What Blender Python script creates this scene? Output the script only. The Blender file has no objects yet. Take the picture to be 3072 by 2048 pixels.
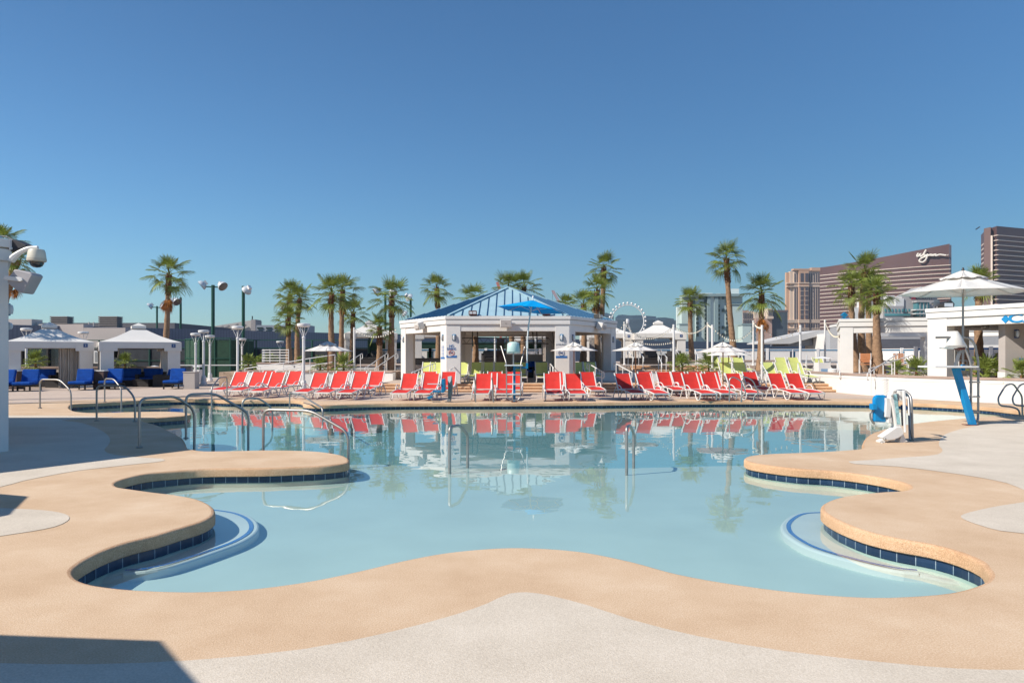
import bpy, math, random
from mathutils import Vector, Matrix
from mathutils.geometry import tessellate_polygon
sc = bpy.context.scene
C = sc.collection
R = math.radians
# ---------------------------------------------------------------- camera, sky, sun
FX, CX, HY, CH = 2200.0, 1536.0, 1065.0, 1.6      # focal length and horizon in photo pixels, eye height
cam = bpy.data.cameras.new('camera'); co = bpy.data.objects.new('camera', cam); C.objects.link(co)
cam.sensor_width = 36; cam.lens = FX / 3072 * 36; cam.shift_y = (HY - 1024) / 3072
cam.clip_start = 0.1; cam.clip_end = 9000
co.location = (0, 0, CH); co.rotation_euler = (R(90), 0, 0); sc.camera = co
SUN = Vector((1.1, 0.50, -1.0)).normalized()
w = bpy.data.worlds.new('World'); sc.world = w; w.use_nodes = True
nt = w.node_tree; bg = nt.nodes['Background']
sky = nt.nodes.new('ShaderNodeTexSky'); sky.sky_type = 'NISHITA'; sky.sun_disc = False
sky.sun_elevation = math.asin(-SUN.z); sky.sun_rotation = -math.atan2(-SUN.x, -SUN.y)
sky.altitude = 0; sky.air_density = 1.3; sky.dust_density = 0.2; sky.ozone_density = 10.0
tint = nt.nodes.new('ShaderNodeMix'); tint.data_type = 'RGBA'; tint.blend_type = 'MULTIPLY'; tint.inputs[0].default_value = 1; tint.inputs[7].default_value = (.74, .955, 1.0, 1)
nt.links.new(sky.outputs[0], tint.inputs[6]); nt.links.new(tint.outputs[2], bg.inputs[0]); bg.inputs[1].default_value = 0.082
sl = bpy.data.lights.new('sun', 'SUN'); sl.energy = 5.0; sl.angle = R(0.5); sl.color = (1, 0.935, 0.835)
so = bpy.data.objects.new('sun', sl); C.objects.link(so); so.rotation_euler = SUN.to_track_quat('-Z', 'Y').to_euler()
so.location = (-30, -10, 40)
vs = sc.view_settings; vs.view_transform = 'Standard'; vs.look = 'None'; vs.exposure = 0.42; vs.gamma = 1
sc.cycles.max_bounces = 8; sc.cycles.transparent_max_bounces = 12; sc.cycles.caustics_reflective = False
sc.cycles.caustics_refractive = False
rng = random.Random(7)

def G(px, py, z=0.0):
    D = FX * (CH - z) / (py - HY); return Vector(((px - CX) / FX * D, D, z))
def XD(px, D): return (px - CX) / FX * D
def ZD(py, D): return CH - (py - HY) * D / FX
# ---------------------------------------------------------------- materials
def M(name, col, rough=.6, metal=0., var=.08, scale=3., bump=0., bscale=60., spec=.5, detail=3., stain=0., trans=0.):
    col = tuple(c * .80 for c in col)
    m = bpy.data.materials.new(name); m.use_nodes = True; t = m.node_tree; N = t.nodes; L = t.links
    b = N['Principled BSDF']; b.inputs['Roughness'].default_value = rough; b.inputs['Metallic'].default_value = metal
    b.inputs['Specular IOR Level'].default_value = spec
    tc = N.new('ShaderNodeTexCoord'); no = N.new('ShaderNodeTexNoise'); no.inputs['Scale'].default_value = scale
    no.inputs['Detail'].default_value = detail; L.new(tc.outputs['Object'], no.inputs['Vector'])
    r = N.new('ShaderNodeMix'); r.data_type = 'RGBA'
    r.inputs[6].default_value = [max(0, c * (1 - var)) for c in col] + [1]
    r.inputs[7].default_value = [min(1, c * (1 + var)) for c in col] + [1]
    mr = N.new('ShaderNodeMapRange'); mr.inputs[1].default_value = .3; mr.inputs[2].default_value = .7
    L.new(no.outputs[0], mr.inputs[0]); L.new(mr.outputs[0], r.inputs[0])
    out = r.outputs[2]
    if stain:
        n2 = N.new('ShaderNodeTexNoise'); n2.inputs['Scale'].default_value = scale * .17; n2.inputs['Detail'].default_value = 6
        L.new(tc.outputs['Object'], n2.inputs['Vector'])
        m2 = N.new('ShaderNodeMapRange'); m2.inputs[1].default_value = .35; m2.inputs[2].default_value = .75
        m2.inputs[3].default_value = 0; m2.inputs[4].default_value = stain; L.new(n2.outputs[0], m2.inputs[0])
        r2 = N.new('ShaderNodeMix'); r2.data_type = 'RGBA'; r2.inputs[7].default_value = [c * .62 for c in col] + [1]
        L.new(m2.outputs[0], r2.inputs[0]); L.new(out, r2.inputs[6]); out = r2.outputs[2]
    L.new(out, b.inputs['Base Color'])
    if bump:
        nb = N.new('ShaderNodeTexNoise'); nb.inputs['Scale'].default_value = bscale; nb.inputs['Detail'].default_value = 4
        L.new(tc.outputs['Object'], nb.inputs['Vector']); bp = N.new('ShaderNodeBump')
        bp.inputs['Strength'].default_value = bump; bp.inputs['Distance'].default_value = .02
        L.new(nb.outputs[0], bp.inputs['Height']); L.new(bp.outputs[0], b.inputs['Normal'])
    if trans:
        b.inputs['Base Color'].default_value = (*col, 1)
        tr = N.new('ShaderNodeBsdfTranslucent'); mx = N.new('ShaderNodeMixShader'); mx.inputs[0].default_value = trans
        L.new(out, tr.inputs[0]); L.new(b.outputs[0], mx.inputs[1]); L.new(tr.outputs[0], mx.inputs[2])
        L.new(mx.outputs[0], N['Material Output'].inputs[0])
    return m
def deckmat(name, c1, c2, c3):
    m = M(name, c1, .85, var=0, bump=.22, bscale=130, spec=.2); t = m.node_tree; N = t.nodes; L = t.links
    b = N['Principled BSDF']; tc = N['Texture Coordinate']
    fine = N.new('ShaderNodeTexNoise'); fine.inputs['Scale'].default_value = 95; fine.inputs['Detail'].default_value = 4
    mid = N.new('ShaderNodeTexNoise'); mid.inputs['Scale'].default_value = 1.1; mid.inputs['Detail'].default_value = 7; mid.inputs['Roughness'].default_value = .65
    for n in (fine, mid): L.new(tc.outputs['Object'], n.inputs['Vector'])
    cr = N.new('ShaderNodeValToRGB'); e = cr.color_ramp.elements
    e[0].position = .34; c1, c2, c3 = [tuple(q_ * .785 for q_ in c_) for c_ in (c1, c2, c3)]; e[0].color = (*c2, 1); e[1].position = .66; e[1].color = (*c3, 1); x = e.new(.5); x.color = (*c1, 1)
    ad = N.new('ShaderNodeMath'); ad.operation = 'MULTIPLY_ADD'; ad.inputs[1].default_value = .55
    s2 = N.new('ShaderNodeMath'); s2.operation = 'MULTIPLY'; s2.inputs[1].default_value = .45
    L.new(mid.outputs[0], s2.inputs[0]); L.new(fine.outputs[0], ad.inputs[0]); L.new(s2.outputs[0], ad.inputs[2])
    L.new(ad.outputs[0], cr.inputs[0]); L.new(cr.outputs[0], b.inputs['Base Color'])
    return m
def waves(m, axis, scale, c2, k=.5, dist=0.):
    """regular grooves of a second colour along an axis of object space"""
    t = m.node_tree; N = t.nodes; L = t.links; b = N['Principled BSDF']
    src = b.inputs['Base Color'].links[0].from_socket; tc = N['Texture Coordinate']
    wv = N.new('ShaderNodeTexWave'); wv.bands_direction = axis; wv.inputs['Scale'].default_value = scale
    wv.inputs['Distortion'].default_value = dist; wv.inputs['Detail'].default_value = 2
    L.new(tc.outputs['Object'], wv.inputs['Vector'])
    mr = N.new('ShaderNodeMapRange'); mr.inputs[1].default_value = k; mr.inputs[2].default_value = min(1, k + .25)
    L.new(wv.outputs[1], mr.inputs[0]); mx = N.new('ShaderNodeMix'); mx.data_type = 'RGBA'
    L.new(mr.outputs[0], mx.inputs[0]); L.new(src, mx.inputs[6]); mx.inputs[7].default_value = (*c2, 1)
    L.new(mx.outputs[2], b.inputs['Base Color']); return m
TAN = deckmat('tan_deck', (.72, .51, .335), (.58, .385, .235), (.85, .66, .475))
GREY = deckmat('grey_deck', (.72, .625, .51), (.59, .505, .405), (.84, .74, .62))
FARD = deckmat('pale_deck', (.62, .49, .40), (.52, .40, .32), (.70, .57, .47))
TANC = deckmat('tan_coping', (.76, .47, .28), (.50, .29, .16), (.95, .68, .45))
for n_ in TANC.node_tree.nodes:
    if n_.type == 'BUMP': n_.inputs['Strength'].default_value = .7
WHITE = M('white_stucco', (.80, .77, .74), .8, var=.03, scale=2, bump=.12, bscale=40, spec=.3, stain=.06)
WHITE2 = M('white_wall_paint', (.82, .80, .77), .7, var=.03, scale=2, bump=.06, bscale=40, spec=.3, stain=.05)
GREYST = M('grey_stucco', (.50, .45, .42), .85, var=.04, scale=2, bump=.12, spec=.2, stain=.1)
CAP = M('brown_coping_stone', (.42, .31, .26), .8, var=.12, bump=.2)
STEEL = M('brushed_steel', (.44, .42, .40), .5, 1., var=.08, scale=6)
WMET = M('white_metal', (.82, .81, .80), .35, var=.03, spec=.5)
WFAB = M('white_canvas', (1.0, .97, .93), .9, var=.05, scale=5, bump=.15, bscale=12, spec=.1, trans=.35)
CABF = M('cabana_canvas', (.78, .745, .70), .85, var=.03, scale=2, bump=.1, bscale=6, spec=.1)
RED = M('red_sling', (.74, .045, .035), .7, var=.12, scale=4, bump=.1, bscale=200, spec=.2, stain=.12)
LIME = M('lime_sling', (.68, .72, .24), .7, var=.08, scale=4, spec=.2, stain=.1)
PLAS = M('white_resin', (.80, .78, .75), .45, var=.05, scale=6, stain=.08)
BLUE = M('blue_cushion', (.006, .075, .36), .8, var=.2, scale=5, bump=.25, bscale=10, spec=.15)
BLUEP = M('blue_paint', (.0, .27, .62), .4, var=.06)
BLUEPL = M('blue_plastic', (.01, .21, .42), .35, var=.08)
BLUEFAB = M('blue_canvas', (.0, .48, 1.0), .8, var=.06, spec=.15, trans=.3)
NAVY = M('navy_paint', (.012, .07, .24), .5)
SIGNB = M('sign_blue', (.03, .17, .48), .5)
SIGNR = M('sign_red', (.55, .08, .06), .5)
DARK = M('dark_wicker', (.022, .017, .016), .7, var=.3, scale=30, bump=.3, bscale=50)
BRONZE = M('dark_bronze', (.03, .028, .027), .45)
RUST = M('rust_red_metal', (.16, .035, .02), .6)
BROWN = M('brown_panel', (.10, .055, .045), .7, var=.15)
WOOD = M('varnished_wood', (.36, .15, .06), .5, var=.2, scale=10)
ORANGE = M('orange_slats', (.55, .22, .09), .5)
GREENP = M('green_paint', (.008, .075, .05), .45)
SCREEN = M('green_windscreen', (.016, .06, .035), .9, var=.2)
BLACKS = M('dark_windscreen', (.035, .042, .05), .9, var=.35, scale=1.2)
GLASSD = M('dark_glass', (.02, .03, .04), .1, spec=.8)
LENS = M('frosted_lens', (.62, .66, .70), .3)
BARK = waves(M('palm_bark', (.40, .255, .16), .9, var=.3, scale=9, bump=.6, bscale=30, spec=.1), 'Z', 5.5, (.17, .105, .065), .55, 1.5)
BOOT = M('palm_boots', (.20, .095, .055), .95, var=.5, scale=14, bump=.6, bscale=30, spec=.1)
LEAF = M('palm_leaf', (.22, .275, .045), .5, var=.5, scale=1.8, spec=.4, trans=.3)
LEAF2 = M('shrub_leaf', (.27, .34, .07), .5, var=.5, scale=3, spec=.4, trans=.3)
DRY = M('dry_frond', (.42, .17, .05), .8, var=.35, scale=4, spec=.1, trans=.2)
ROOFB = M('blue_roof_metal', (.39, .58, .66), .5, .05, var=.06, scale=1.5)
ROOFD = M('blue_roof_seam_shade', (.035, .13, .26), .4, .2)  # darker than the roof metal: shaded seam sides put into the colour
CORR = waves(M('corrugated_grey', (.20, .22, .26), .6, var=.05), 'X', 1.1, (.13, .145, .175), .6)
ROCK = M('planter_soil', (.50, .36, .26), .95, var=.3, scale=8, bump=.6, bscale=20)
BRICKR = M('court_red', (.20, .055, .045), .9)
# ---------------------------------------------------------------- mesh builder
class MB:
    def __init__(s): s.V = []; s.F = []; s.UV = None
    def add(s, vs_, fs):
        k = len(s.V); s.V += [tuple(v) for v in vs_]; s.F += [tuple(i + k for i in f) for f in fs]; return s
    def box(s, x0, x1, y0, y1, z0, z1):
        return s.add([(x0,y0,z0),(x1,y0,z0),(x1,y1,z0),(x0,y1,z0),(x0,y0,z1),(x1,y0,z1),(x1,y1,z1),(x0,y1,z1)],
                     [(3,2,1,0),(4,5,6,7),(0,1,5,4),(1,2,6,5),(2,3,7,6),(3,0,4,7)])
    def bc(s, c, sz, rz=0, rx=0, ry=0):
        m = Matrix.Translation(c) @ Matrix.Rotation(rz,4,'Z') @ Matrix.Rotation(ry,4,'Y') @ Matrix.Rotation(rx,4,'X')
        a, b_, d = [v / 2 for v in sz]
        return s.add([m @ Vector(p) for p in [(-a,-b_,-d),(a,-b_,-d),(a,b_,-d),(-a,b_,-d),(-a,-b_,d),(a,-b_,d),(a,b_,d),(-a,b_,d)]],
                     [(3,2,1,0),(4,5,6,7),(0,1,5,4),(1,2,6,5),(2,3,7,6),(3,0,4,7)])
    def beam(s, p, q, wd, h):
        p = Vector(p); q = Vector(q); d = (q - p); L = d.length; d.normalize()
        up = Vector((0,0,1)) if abs(d.z) < .95 else Vector((0,1,0)); sd = d.cross(up).normalized(); u = sd.cross(d)
        vv = []
        for o in (p, q):
            for a, b_ in ((-1,-1),(1,-1),(1,1),(-1,1)): vv.append(o + sd * (a * wd / 2) + u * (b_ * h / 2))
        return s.add(vv, [(0,1,2,3),(7,6,5,4),(0,4,5,1),(1,5,6,2),(2,6,7,3),(3,7,4,0)])
    def prism(s, poly, z0, z1):
        n = len(poly); a = sum(poly[i][0]*poly[(i+1)%n][1]-poly[(i+1)%n][0]*poly[i][1] for i in range(n))
        if a < 0: poly = poly[::-1]
        return s.add([(p[0],p[1],z0) for p in poly]+[(p[0],p[1],z1) for p in poly],
                     [tuple(range(n))[::-1], tuple(range(n,2*n))]+[(i,(i+1)%n,n+(i+1)%n,n+i) for i in range(n)])
    def xz(s, poly, y0, y1):
        n = len(poly); a = sum(poly[i][0]*poly[(i+1)%n][1]-poly[(i+1)%n][0]*poly[i][1] for i in range(n))
        if a < 0: poly = poly[::-1]
        return s.add([(p[0],y0,p[1]) for p in poly]+[(p[0],y1,p[1]) for p in poly],
                     [tuple(range(n)), tuple(range(n,2*n))[::-1]]+[((i+1)%n,i,n+i,n+(i+1)%n) for i in range(n)])
    def tube(s, pts, r, n=8, closed=False):
        pts = [Vector(p) for p in pts]; k = len(pts); rr = r if isinstance(r, (list, tuple)) else [r]*k
        u = None; vv = []
        for i, p in enumerate(pts):
            a = pts[i-1] if (i > 0 or closed) else p; b_ = pts[(i+1) % k] if (i < k-1 or closed) else p
            d = (b_ - a).normalized()
            if u is None:
                u = d.orthogonal().normalized()
            else:
                u = (u - d * u.dot(d)).normalized()
            v = d.cross(u)
            for j in range(n):
                t = 2*math.pi*j/n; vv.append(p + (u*math.cos(t) + v*math.sin(t)) * rr[i])
        ff = []
        for i in range(k if closed else k-1):
            i2 = (i+1) % k
            for j in range(n): ff.append((i*n+j, i*n+(j+1)%n, i2*n+(j+1)%n, i2*n+j))
        if not closed: ff += [tuple(range(n))[::-1], tuple((k-1)*n+j for j in range(n))]
        return s.add(vv, ff)
    def lathe(s, prof, n=16, c=(0,0,0), phase=0.):
        vv = []; k = len(prof)
        for (r, z) in prof:
            for j in range(n):
                t = 2*math.pi*j/n + phase; vv.append((c[0]+r*math.cos(t), c[1]+r*math.sin(t), c[2]+z))
        ff = [(i*n+j, i*n+(j+1)%n, (i+1)*n+(j+1)%n, (i+1)*n+j) for i in range(k-1) for j in range(n)]
        ff += [tuple(range(n))[::-1], tuple((k-1)*n+j for j in range(n))]
        return s.add(vv, ff)
    def build(s, name, m, parent=None, loc=None, smooth=False, bevel=0, rz=0):
        me = bpy.data.meshes.new(name); me.from_pydata(s.V, [], s.F); me.update()
        if s.UV:
            ul = me.uv_layers.new(name='UVMap')
            for li, l in enumerate(me.loops): ul.data[li].uv = s.UV[l.vertex_index]
        o = bpy.data.objects.new(name, me); C.objects.link(o); me.materials.append(m)
        if smooth:
            me.polygons.foreach_set('use_smooth', [True]*len(me.polygons)); me.update()
            try: me.set_sharp_from_angle(angle=R(40))
            except Exception: pass
        if bevel:
            b_ = o.modifiers.new('bevel', 'BEVEL'); b_.width = bevel; b_.segments = 2; b_.limit_method = 'ANGLE'
        if parent is not None: o.parent = parent
        if loc is not None: o.location = loc
        if rz: o.rotation_euler.z = rz
        return o
def tag(o, label=None, cat=None, group=None, kind=None):
    if label: o['label'] = label
    if cat: o['category'] = cat
    if group: o['group'] = group
    if kind: o['kind'] = kind
    return o
def thing(name, label, cat, loc=(0,0,0), rz=0, group=None):
    o = bpy.data.objects.new(name, None); C.objects.link(o); o.location = loc; o.rotation_euler = (0,0,rz)
    o.empty_display_size = .2; return tag(o, label, cat, group)
def copytree(o, loc=None, rz=None, label=None, group=None, parent=None):
    c = o.copy(); C.objects.link(c); c.parent = parent
    if loc is not None: c.location = loc
    if rz is not None: c.rotation_euler.z = rz
    if label: c['label'] = label
    if group: c['group'] = group
    for ch in list(o.children): copytree(ch, parent=c)
    return c
def dupart(o, parent, loc, rz=0, scale=None):
    c = o.copy(); C.objects.link(c); c.parent = parent; c.location = loc; c.rotation_euler.z = rz
    if scale: c.scale = scale
    return c
def fillet(pts, r, n=5):
    pts = [Vector(p) for p in pts]; out = [pts[0]]
    for i in range(1, len(pts)-1):
        a, b_, c = pts[i-1], pts[i], pts[i+1]; d1 = (a-b_); d2 = (c-b_)
        k = min(r, d1.length*.48, d2.length*.48); p0 = b_ + d1.normalized()*k; p1 = b_ + d2.normalized()*k
        for j in range(n+1):
            t = j/n; out.append(p0*(1-t)**2 + b_*2*t*(1-t) + p1*t*t)
    out.append(pts[-1]); return out
def text(s, parent, loc, size, m, rot=(R(90),0,0), sx=1., ext=.004, name='lettering', off=0., sp=1.):
    c = bpy.data.curves.new(name, 'FONT'); c.body = s; c.size = size; c.extrude = ext; c.align_x = 'CENTER'; c.align_y = 'CENTER'
    c.offset = off; c.space_character = sp; c.materials.append(m); c.resolution_u = 3
    t_ = bpy.data.objects.new(name, c); C.objects.link(t_); me = bpy.data.meshes.new_from_object(t_); bpy.data.objects.remove(t_)
    o = bpy.data.objects.new(name, me); C.objects.link(o); o.parent = parent; o.location = loc; o.rotation_euler = rot; o.scale = (sx,1,1)
    return o
def struct(o, label=None): return tag(o, label, None, None, 'structure')
ORD = 'first second third fourth fifth sixth seventh eighth ninth tenth eleventh twelfth thirteenth fourteenth fifteenth sixteenth seventeenth eighteenth nineteenth twentieth'.split()
# ---------------------------------------------------------------- pool outline
def crom(pts, closed=True, step=.12):
    out = []; n = len(pts)
    for i in range(n if closed else n-1):
        p0, p1, p2, p3 = (pts[(i-1)%n], pts[i], pts[(i+1)%n], pts[(i+2)%n]) if closed else (pts[max(i-1,0)], pts[i], pts[i+1], pts[min(i+2,n-1)])
        k = max(2, min(24, int((p2-p1).length/step)))
        # centripetal Catmull-Rom
        t0 = 0; t1 = t0 + max(1e-4,(p1-p0).length)**.5; t2 = t1 + max(1e-4,(p2-p1).length)**.5; t3 = t2 + max(1e-4,(p3-p2).length)**.5
        for j in range(k):
            t = t1 + (t2-t1)*j/k
            A1 = p0*((t1-t)/(t1-t0)) + p1*((t-t0)/(t1-t0)); A2 = p1*((t2-t)/(t2-t1)) + p2*((t-t1)/(t2-t1)); A3 = p2*((t3-t)/(t3-t2)) + p3*((t-t2)/(t3-t2))
            B1 = A1*((t2-t)/(t2-t0)) + A2*((t-t0)/(t2-t0)); B2 = A2*((t3-t)/(t3-t1)) + A3*((t-t1)/(t3-t1))
            out.append(B1*((t2-t)/(t2-t1)) + B2*((t-t1)/(t2-t1)))
    return out
OUT = [(1567,1640),(1737,1651),(1894,1681),(2038,1719),(2220,1751),(2416,1775),(2599,1787),(2717,1785),(2847,1774),(2926,1754),(2958,1738),(2966,1720),(2954,1702),(2938,1683),
(2876,1656),(2793,1633),(2689,1615),(2606,1596),(2544,1575),(2494,1552),(2464,1530),(2463,1515),(2477,1505),(2511,1492),(2565,1482),(2647,1474),(2701,1471),
(2726,1465),(2722,1453),(2701,1445),(2647,1433),(2565,1420),(2482,1411),(2399,1406),(2316,1397),(2254,1387),(2233,1379),(2237,1370),(2256,1365),(2316,1360),(2399,1357),(2482,1353),(2544,1349),
(2581,1345),(2585,1333),(2594,1316),(2614,1300),(2647,1288),(2690,1278),(2739,1270),(2813,1261),(2896,1254),(2979,1248),(3072,1244.5),(3180,1243),(3240,1240),(3230,1237),(3150,1236.5),(3061,1231.5),
(2959,1221),(2883,1216),(2780,1210.5),(2612,1205),(2400,1203),(2100,1203),(1800,1206),(1520,1208),(1300,1208.5),(1150,1209.5),(1050,1212),(960,1214.5),(918,1213),(905,1204),(880,1200.5),(799,1200.5),
(684,1201),(620,1198),(541,1196.5),(448,1199),(369,1204),(290,1208),(225,1211.5),(208,1218),(212,1228),(235,1235),(290,1238),(396,1235),(501,1234),(554,1236.5),(574,1242),(560,1246),(500,1250.5),(430,1255),
(428,1262),(468,1273.5),(505,1290),(533,1304),(549.5,1315.6),(558,1330),(566,1344),(589,1349.5),(617,1352.5),(701,1351.6),(795,1349.5),(889,1350.5),(959,1354),(1020,1363),(1043,1372),(1048,1380),(1041,1388),
(982,1395),(889,1400),(795,1403.6),(701.6,1404.5),(608,1406),(514.5,1412.5),(444,1419.5),(383.5,1432.6),(355,1442),(345,1450),(354,1459),(397.6,1466),(468,1475.6),(538,1484),(594,1495.7),(631,1512),(645.5,1528.5),(641,1545),
(608,1563.5),(538,1584.6),(468,1605.6),(397.6,1622),(327,1645),(280.6,1666),(243,1687.5),(220,1708.5),(224,1726),(243,1739),(281,1750.6),(365,1762),(468,1768.5),(585,1771),(678,1768),(772,1761),(889,1746),(982,1729.6),(1100,1704),
(1202,1680),(1332,1656),(1463,1643)]
base = [G(x, y) for x, y in OUT]
pool = [p for p in crom(base, True, .09)]
P2 = [pool[0]]
for p in pool[1:]:
    if (p - P2[-1]).length > .035: P2.append(p)
pool = P2
area = sum(pool[i].x*pool[(i+1)%len(pool)].y - pool[(i+1)%len(pool)].x*pool[i].y for i in range(len(pool)))
if area < 0: pool = pool[::-1]
NP = len(pool)
def norms():
    out = []
    for i in range(NP):
        d = (pool[(i+2)%NP] - pool[(i-2)%NP]); out.append(Vector((d.y, -d.x, 0)).normalized())     # outward of a CCW loop
    return out
PN = norms()
def off(d, z=0.): return [Vector((p.x+n.x*d, p.y+n.y*d, z)) for p, n in zip(pool, PN)]
def holed(outer, holes, z):
    loops = [[Vector((p[0],p[1],0)) for p in outer]] + [[Vector((p[0],p[1],0)) for p in h] for h in holes]
    flat = [p for l in loops for p in l]; tris = tessellate_polygon(loops); mb = MB()
    fs = []
    for t in tris:
        a, b_, c = (flat[i] for i in t)
        cr = (b_-a).cross(c-a).z
        if abs(cr) < 1e-9: continue
        fs.append(tuple(t) if cr > 0 else tuple(t)[::-1])
    return mb.add([(p.x,p.y,z) for p in flat], fs)
def strip(prof):
    """sweep (outward offset, z) pairs round the pool edge"""
    mb = MB(); k = len(prof); vv = []; uv = []; s_ = 0
    for i in range(NP+1):
        p = pool[i % NP]; n = PN[i % NP]
        if i: s_ += (p - pool[i-1]).length
        for (o_, z) in prof: vv.append((p.x+n.x*o_, p.y+n.y*o_, z)); uv.append((s_, z))
    ff = [(i*k+j, i*k+j+1, (i+1)*k+j+1, (i+1)*k+j) for i in range(NP) for j in range(k-1)]
    mb.add(vv, ff); mb.UV = uv; return mb
struct(MB().box(-4500, 4500, -300, 8500, -3.6, -3.5).build('ground', M('desert_ground', (.36, .30, .25), .95, var=.1, scale=.02)))
DECKR = [(-70,-14),(70,-14),(70,72),(-70,72)]
struct(holed(DECKR, [off(.04)], 0.0).build('pool_deck', TAN), 'tan textured pool deck flowing around the pool')
strip([(.045,0),(.03,-.001),(.015,-.006),(.005,-.015),(0,-.032),(0,-.112),(.006,-.119),(.015,-.121),(.05,-.121)]).build('pool_coping', TANC, smooth=True)
struct(bpy.data.objects['pool_coping'], 'thick rounded tan coping round the pool')
WZ = -.17
# tiles
tm = bpy.data.materials.new('waterline_tile'); tm.use_nodes = True; t = tm.node_tree; N = t.nodes; L = t.links; b = N['Principled BSDF']
uvn = N.new('ShaderNodeUVMap'); br = N.new('ShaderNodeTexBrick'); br.offset = 0; br.squash = 1
br.inputs['Scale'].default_value = 1; br.inputs['Brick Width'].default_value = .155; br.inputs['Row Height'].default_value = .155; br.inputs['Mortar Size'].default_value = .0035
br.inputs['Color1'].default_value = (.010,.026,.062,1); br.inputs['Color2'].default_value = (.016,.042,.095,1); br.inputs['Mortar'].default_value = (.30,.36,.42,1)
mp = N.new('ShaderNodeMapping'); mp.inputs['Location'].default_value = (0, .272, 0)
L.new(uvn.outputs[0], mp.inputs[0]); L.new(mp.outputs[0], br.inputs[0]); L.new(br.outputs[0], b.inputs['Base Color']); b.inputs['Roughness'].default_value = .25
struct(strip([(.03,-.118),(.03,-.212)]).build('waterline_tiles', tm), 'band of dark blue tiles at the waterline')
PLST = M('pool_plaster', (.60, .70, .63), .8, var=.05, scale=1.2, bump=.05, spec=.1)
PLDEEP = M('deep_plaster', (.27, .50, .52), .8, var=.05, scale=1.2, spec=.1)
BENCHM = M('bench_plaster', (.72, .74, .69), .8, var=.04, scale=2, spec=.1)
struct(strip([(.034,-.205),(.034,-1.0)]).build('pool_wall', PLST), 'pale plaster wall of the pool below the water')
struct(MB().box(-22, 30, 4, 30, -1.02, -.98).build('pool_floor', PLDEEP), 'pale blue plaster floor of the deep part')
shelf = [(-14,4),(14,4),(14,13.4),(4.2,12.55),(1.9,12.2),(-.9,12.2),(-2.2,12.6),(-14,12.3)]
struct(MB().prism(shelf, -.97, WZ-.11).build('shallow_shelf', PLST), 'shallow pale blue shelf of the pool')
step1 = [(-4,11.9),(4.4,12.0),(6,12.4),(6,13.6),(4.2,13.2),(1.9,12.9),(-.9,12.9),(-2.4,13.2),(-4,13.3)]
struct(MB().prism(step1, -.965, WZ-.26).build('underwater_step', PLST), 'underwater step beyond the shallow shelf')
def bench(pts, back, ext, lab):
    """submerged bench: level along the tile line, its end (ext) sinks to the shelf"""
    zb = WZ - .03; zl = WZ - .108; line = crom([G(x, y, zb) for x, y in pts], False, .06); nl = len(line)
    tail = crom([line[-2], line[-1]] + [G(x, y, zb) for x, y in ext], False, .06)[1:]; tail = [p for p in tail if (p - line[-1]).length > .03]
    al = line + tail; o_ = []; bk = G(*back, zb)
    for i, p in enumerate(al):
        d = al[min(i+1,len(al)-1)] - al[max(i-1,0)]; n = Vector((d.y,-d.x,0)).normalized()
        if n.dot(p - bk) < 0: n = -n
        o_.append((p, n))
    m_ = len(al); fo = [min(.055, .02+.02*min(i, m_-1-i)) for i in range(m_)]; nt_ = max(1, len(tail))
    hz = [zb if i < nl else zb + (zl-zb)*min(1., (i-nl+1)/nt_) for i in range(m_)] + [zl, zb]
    top = [p + n*f for (p, n), f in zip(o_, fo)] + [G(back[0]*.35+ext[-1][0]*.65, min(ext[-1][1],back[1])+20, zl), bk]; low = [p + n*(f+.025) for (p, n), f in zip(o_, fo)] + top[-2:]
    k_ = len(top); bm2 = MB(); ar = sum(top[i].x*top[(i+1)%k_].y - top[(i+1)%k_].x*top[i].y for i in range(k_)); vv = []
    for f, dz in ((0., 0.), (.6, .006), (1., .02), (1., None)): vv += [(a_.x*(1-f)+c_.x*f, a_.y*(1-f)+c_.y*f, (WZ-.112) if dz is None else max(WZ-.111, h_-dz)) for a_, c_, h_ in zip(top, low, hz)]
    from mathutils.geometry import tessellate_polygon as tp_
    tri = [tuple(t_) for t_ in tp_([[Vector((p.x,p.y,0)) for p in top]])]
    ff = tri + [(r_*k_+i, r_*k_+(i+1)%k_, (r_+1)*k_+(i+1)%k_, (r_+1)*k_+i)[::-1 if ar > 0 else 1] for r_ in range(3) for i in range(k_)]
    root = bm2.add(vv, ff).build('underwater_bench', BENCHM)
    tag(root, lab, 'pool bench', 'underwater benches'); mb = MB(); s_ = 0; vv = []; uv = []
    for i in range(nl):
        p, n = o_[i]
        if i: s_ += (p - o_[i-1][0]).length
        a = p + n*.022; c = p - n*.022; vv += [(a.x,a.y,zb+.003),(c.x,c.y,zb+.003)]; uv += [(s_,0),(s_,.03)]
    mb.add(vv, [(2*i,2*i+1,2*i+3,2*i+2) for i in range(nl-1)]); mb.UV = uv
    mb.build('tile_line', bt, root)
bt = tm.copy(); bt.name = 'bench_tile'
for n_ in bt.node_tree.nodes:
    if n_.type == 'TEX_BRICK':
        n_.inputs['Brick Width'].default_value = .05; n_.inputs['Row Height'].default_value = .2; n_.inputs['Mortar Size'].default_value = .002
        n_.inputs['Color1'].default_value = (.02,.13,.40,1); n_.inputs['Color2'].default_value = (.025,.15,.42,1)
bench([(560,1522),(648,1530),(701.6,1539),(739,1555),(754,1577.6),(744,1598.6),(701.6,1624),(631,1650),(561,1673.5),(491,1694.5),(435,1705),(360,1711)], (330,1560), [(300,1714),(235,1716)], 'curved underwater bench with blue tile line below the left tan lobe')
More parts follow.
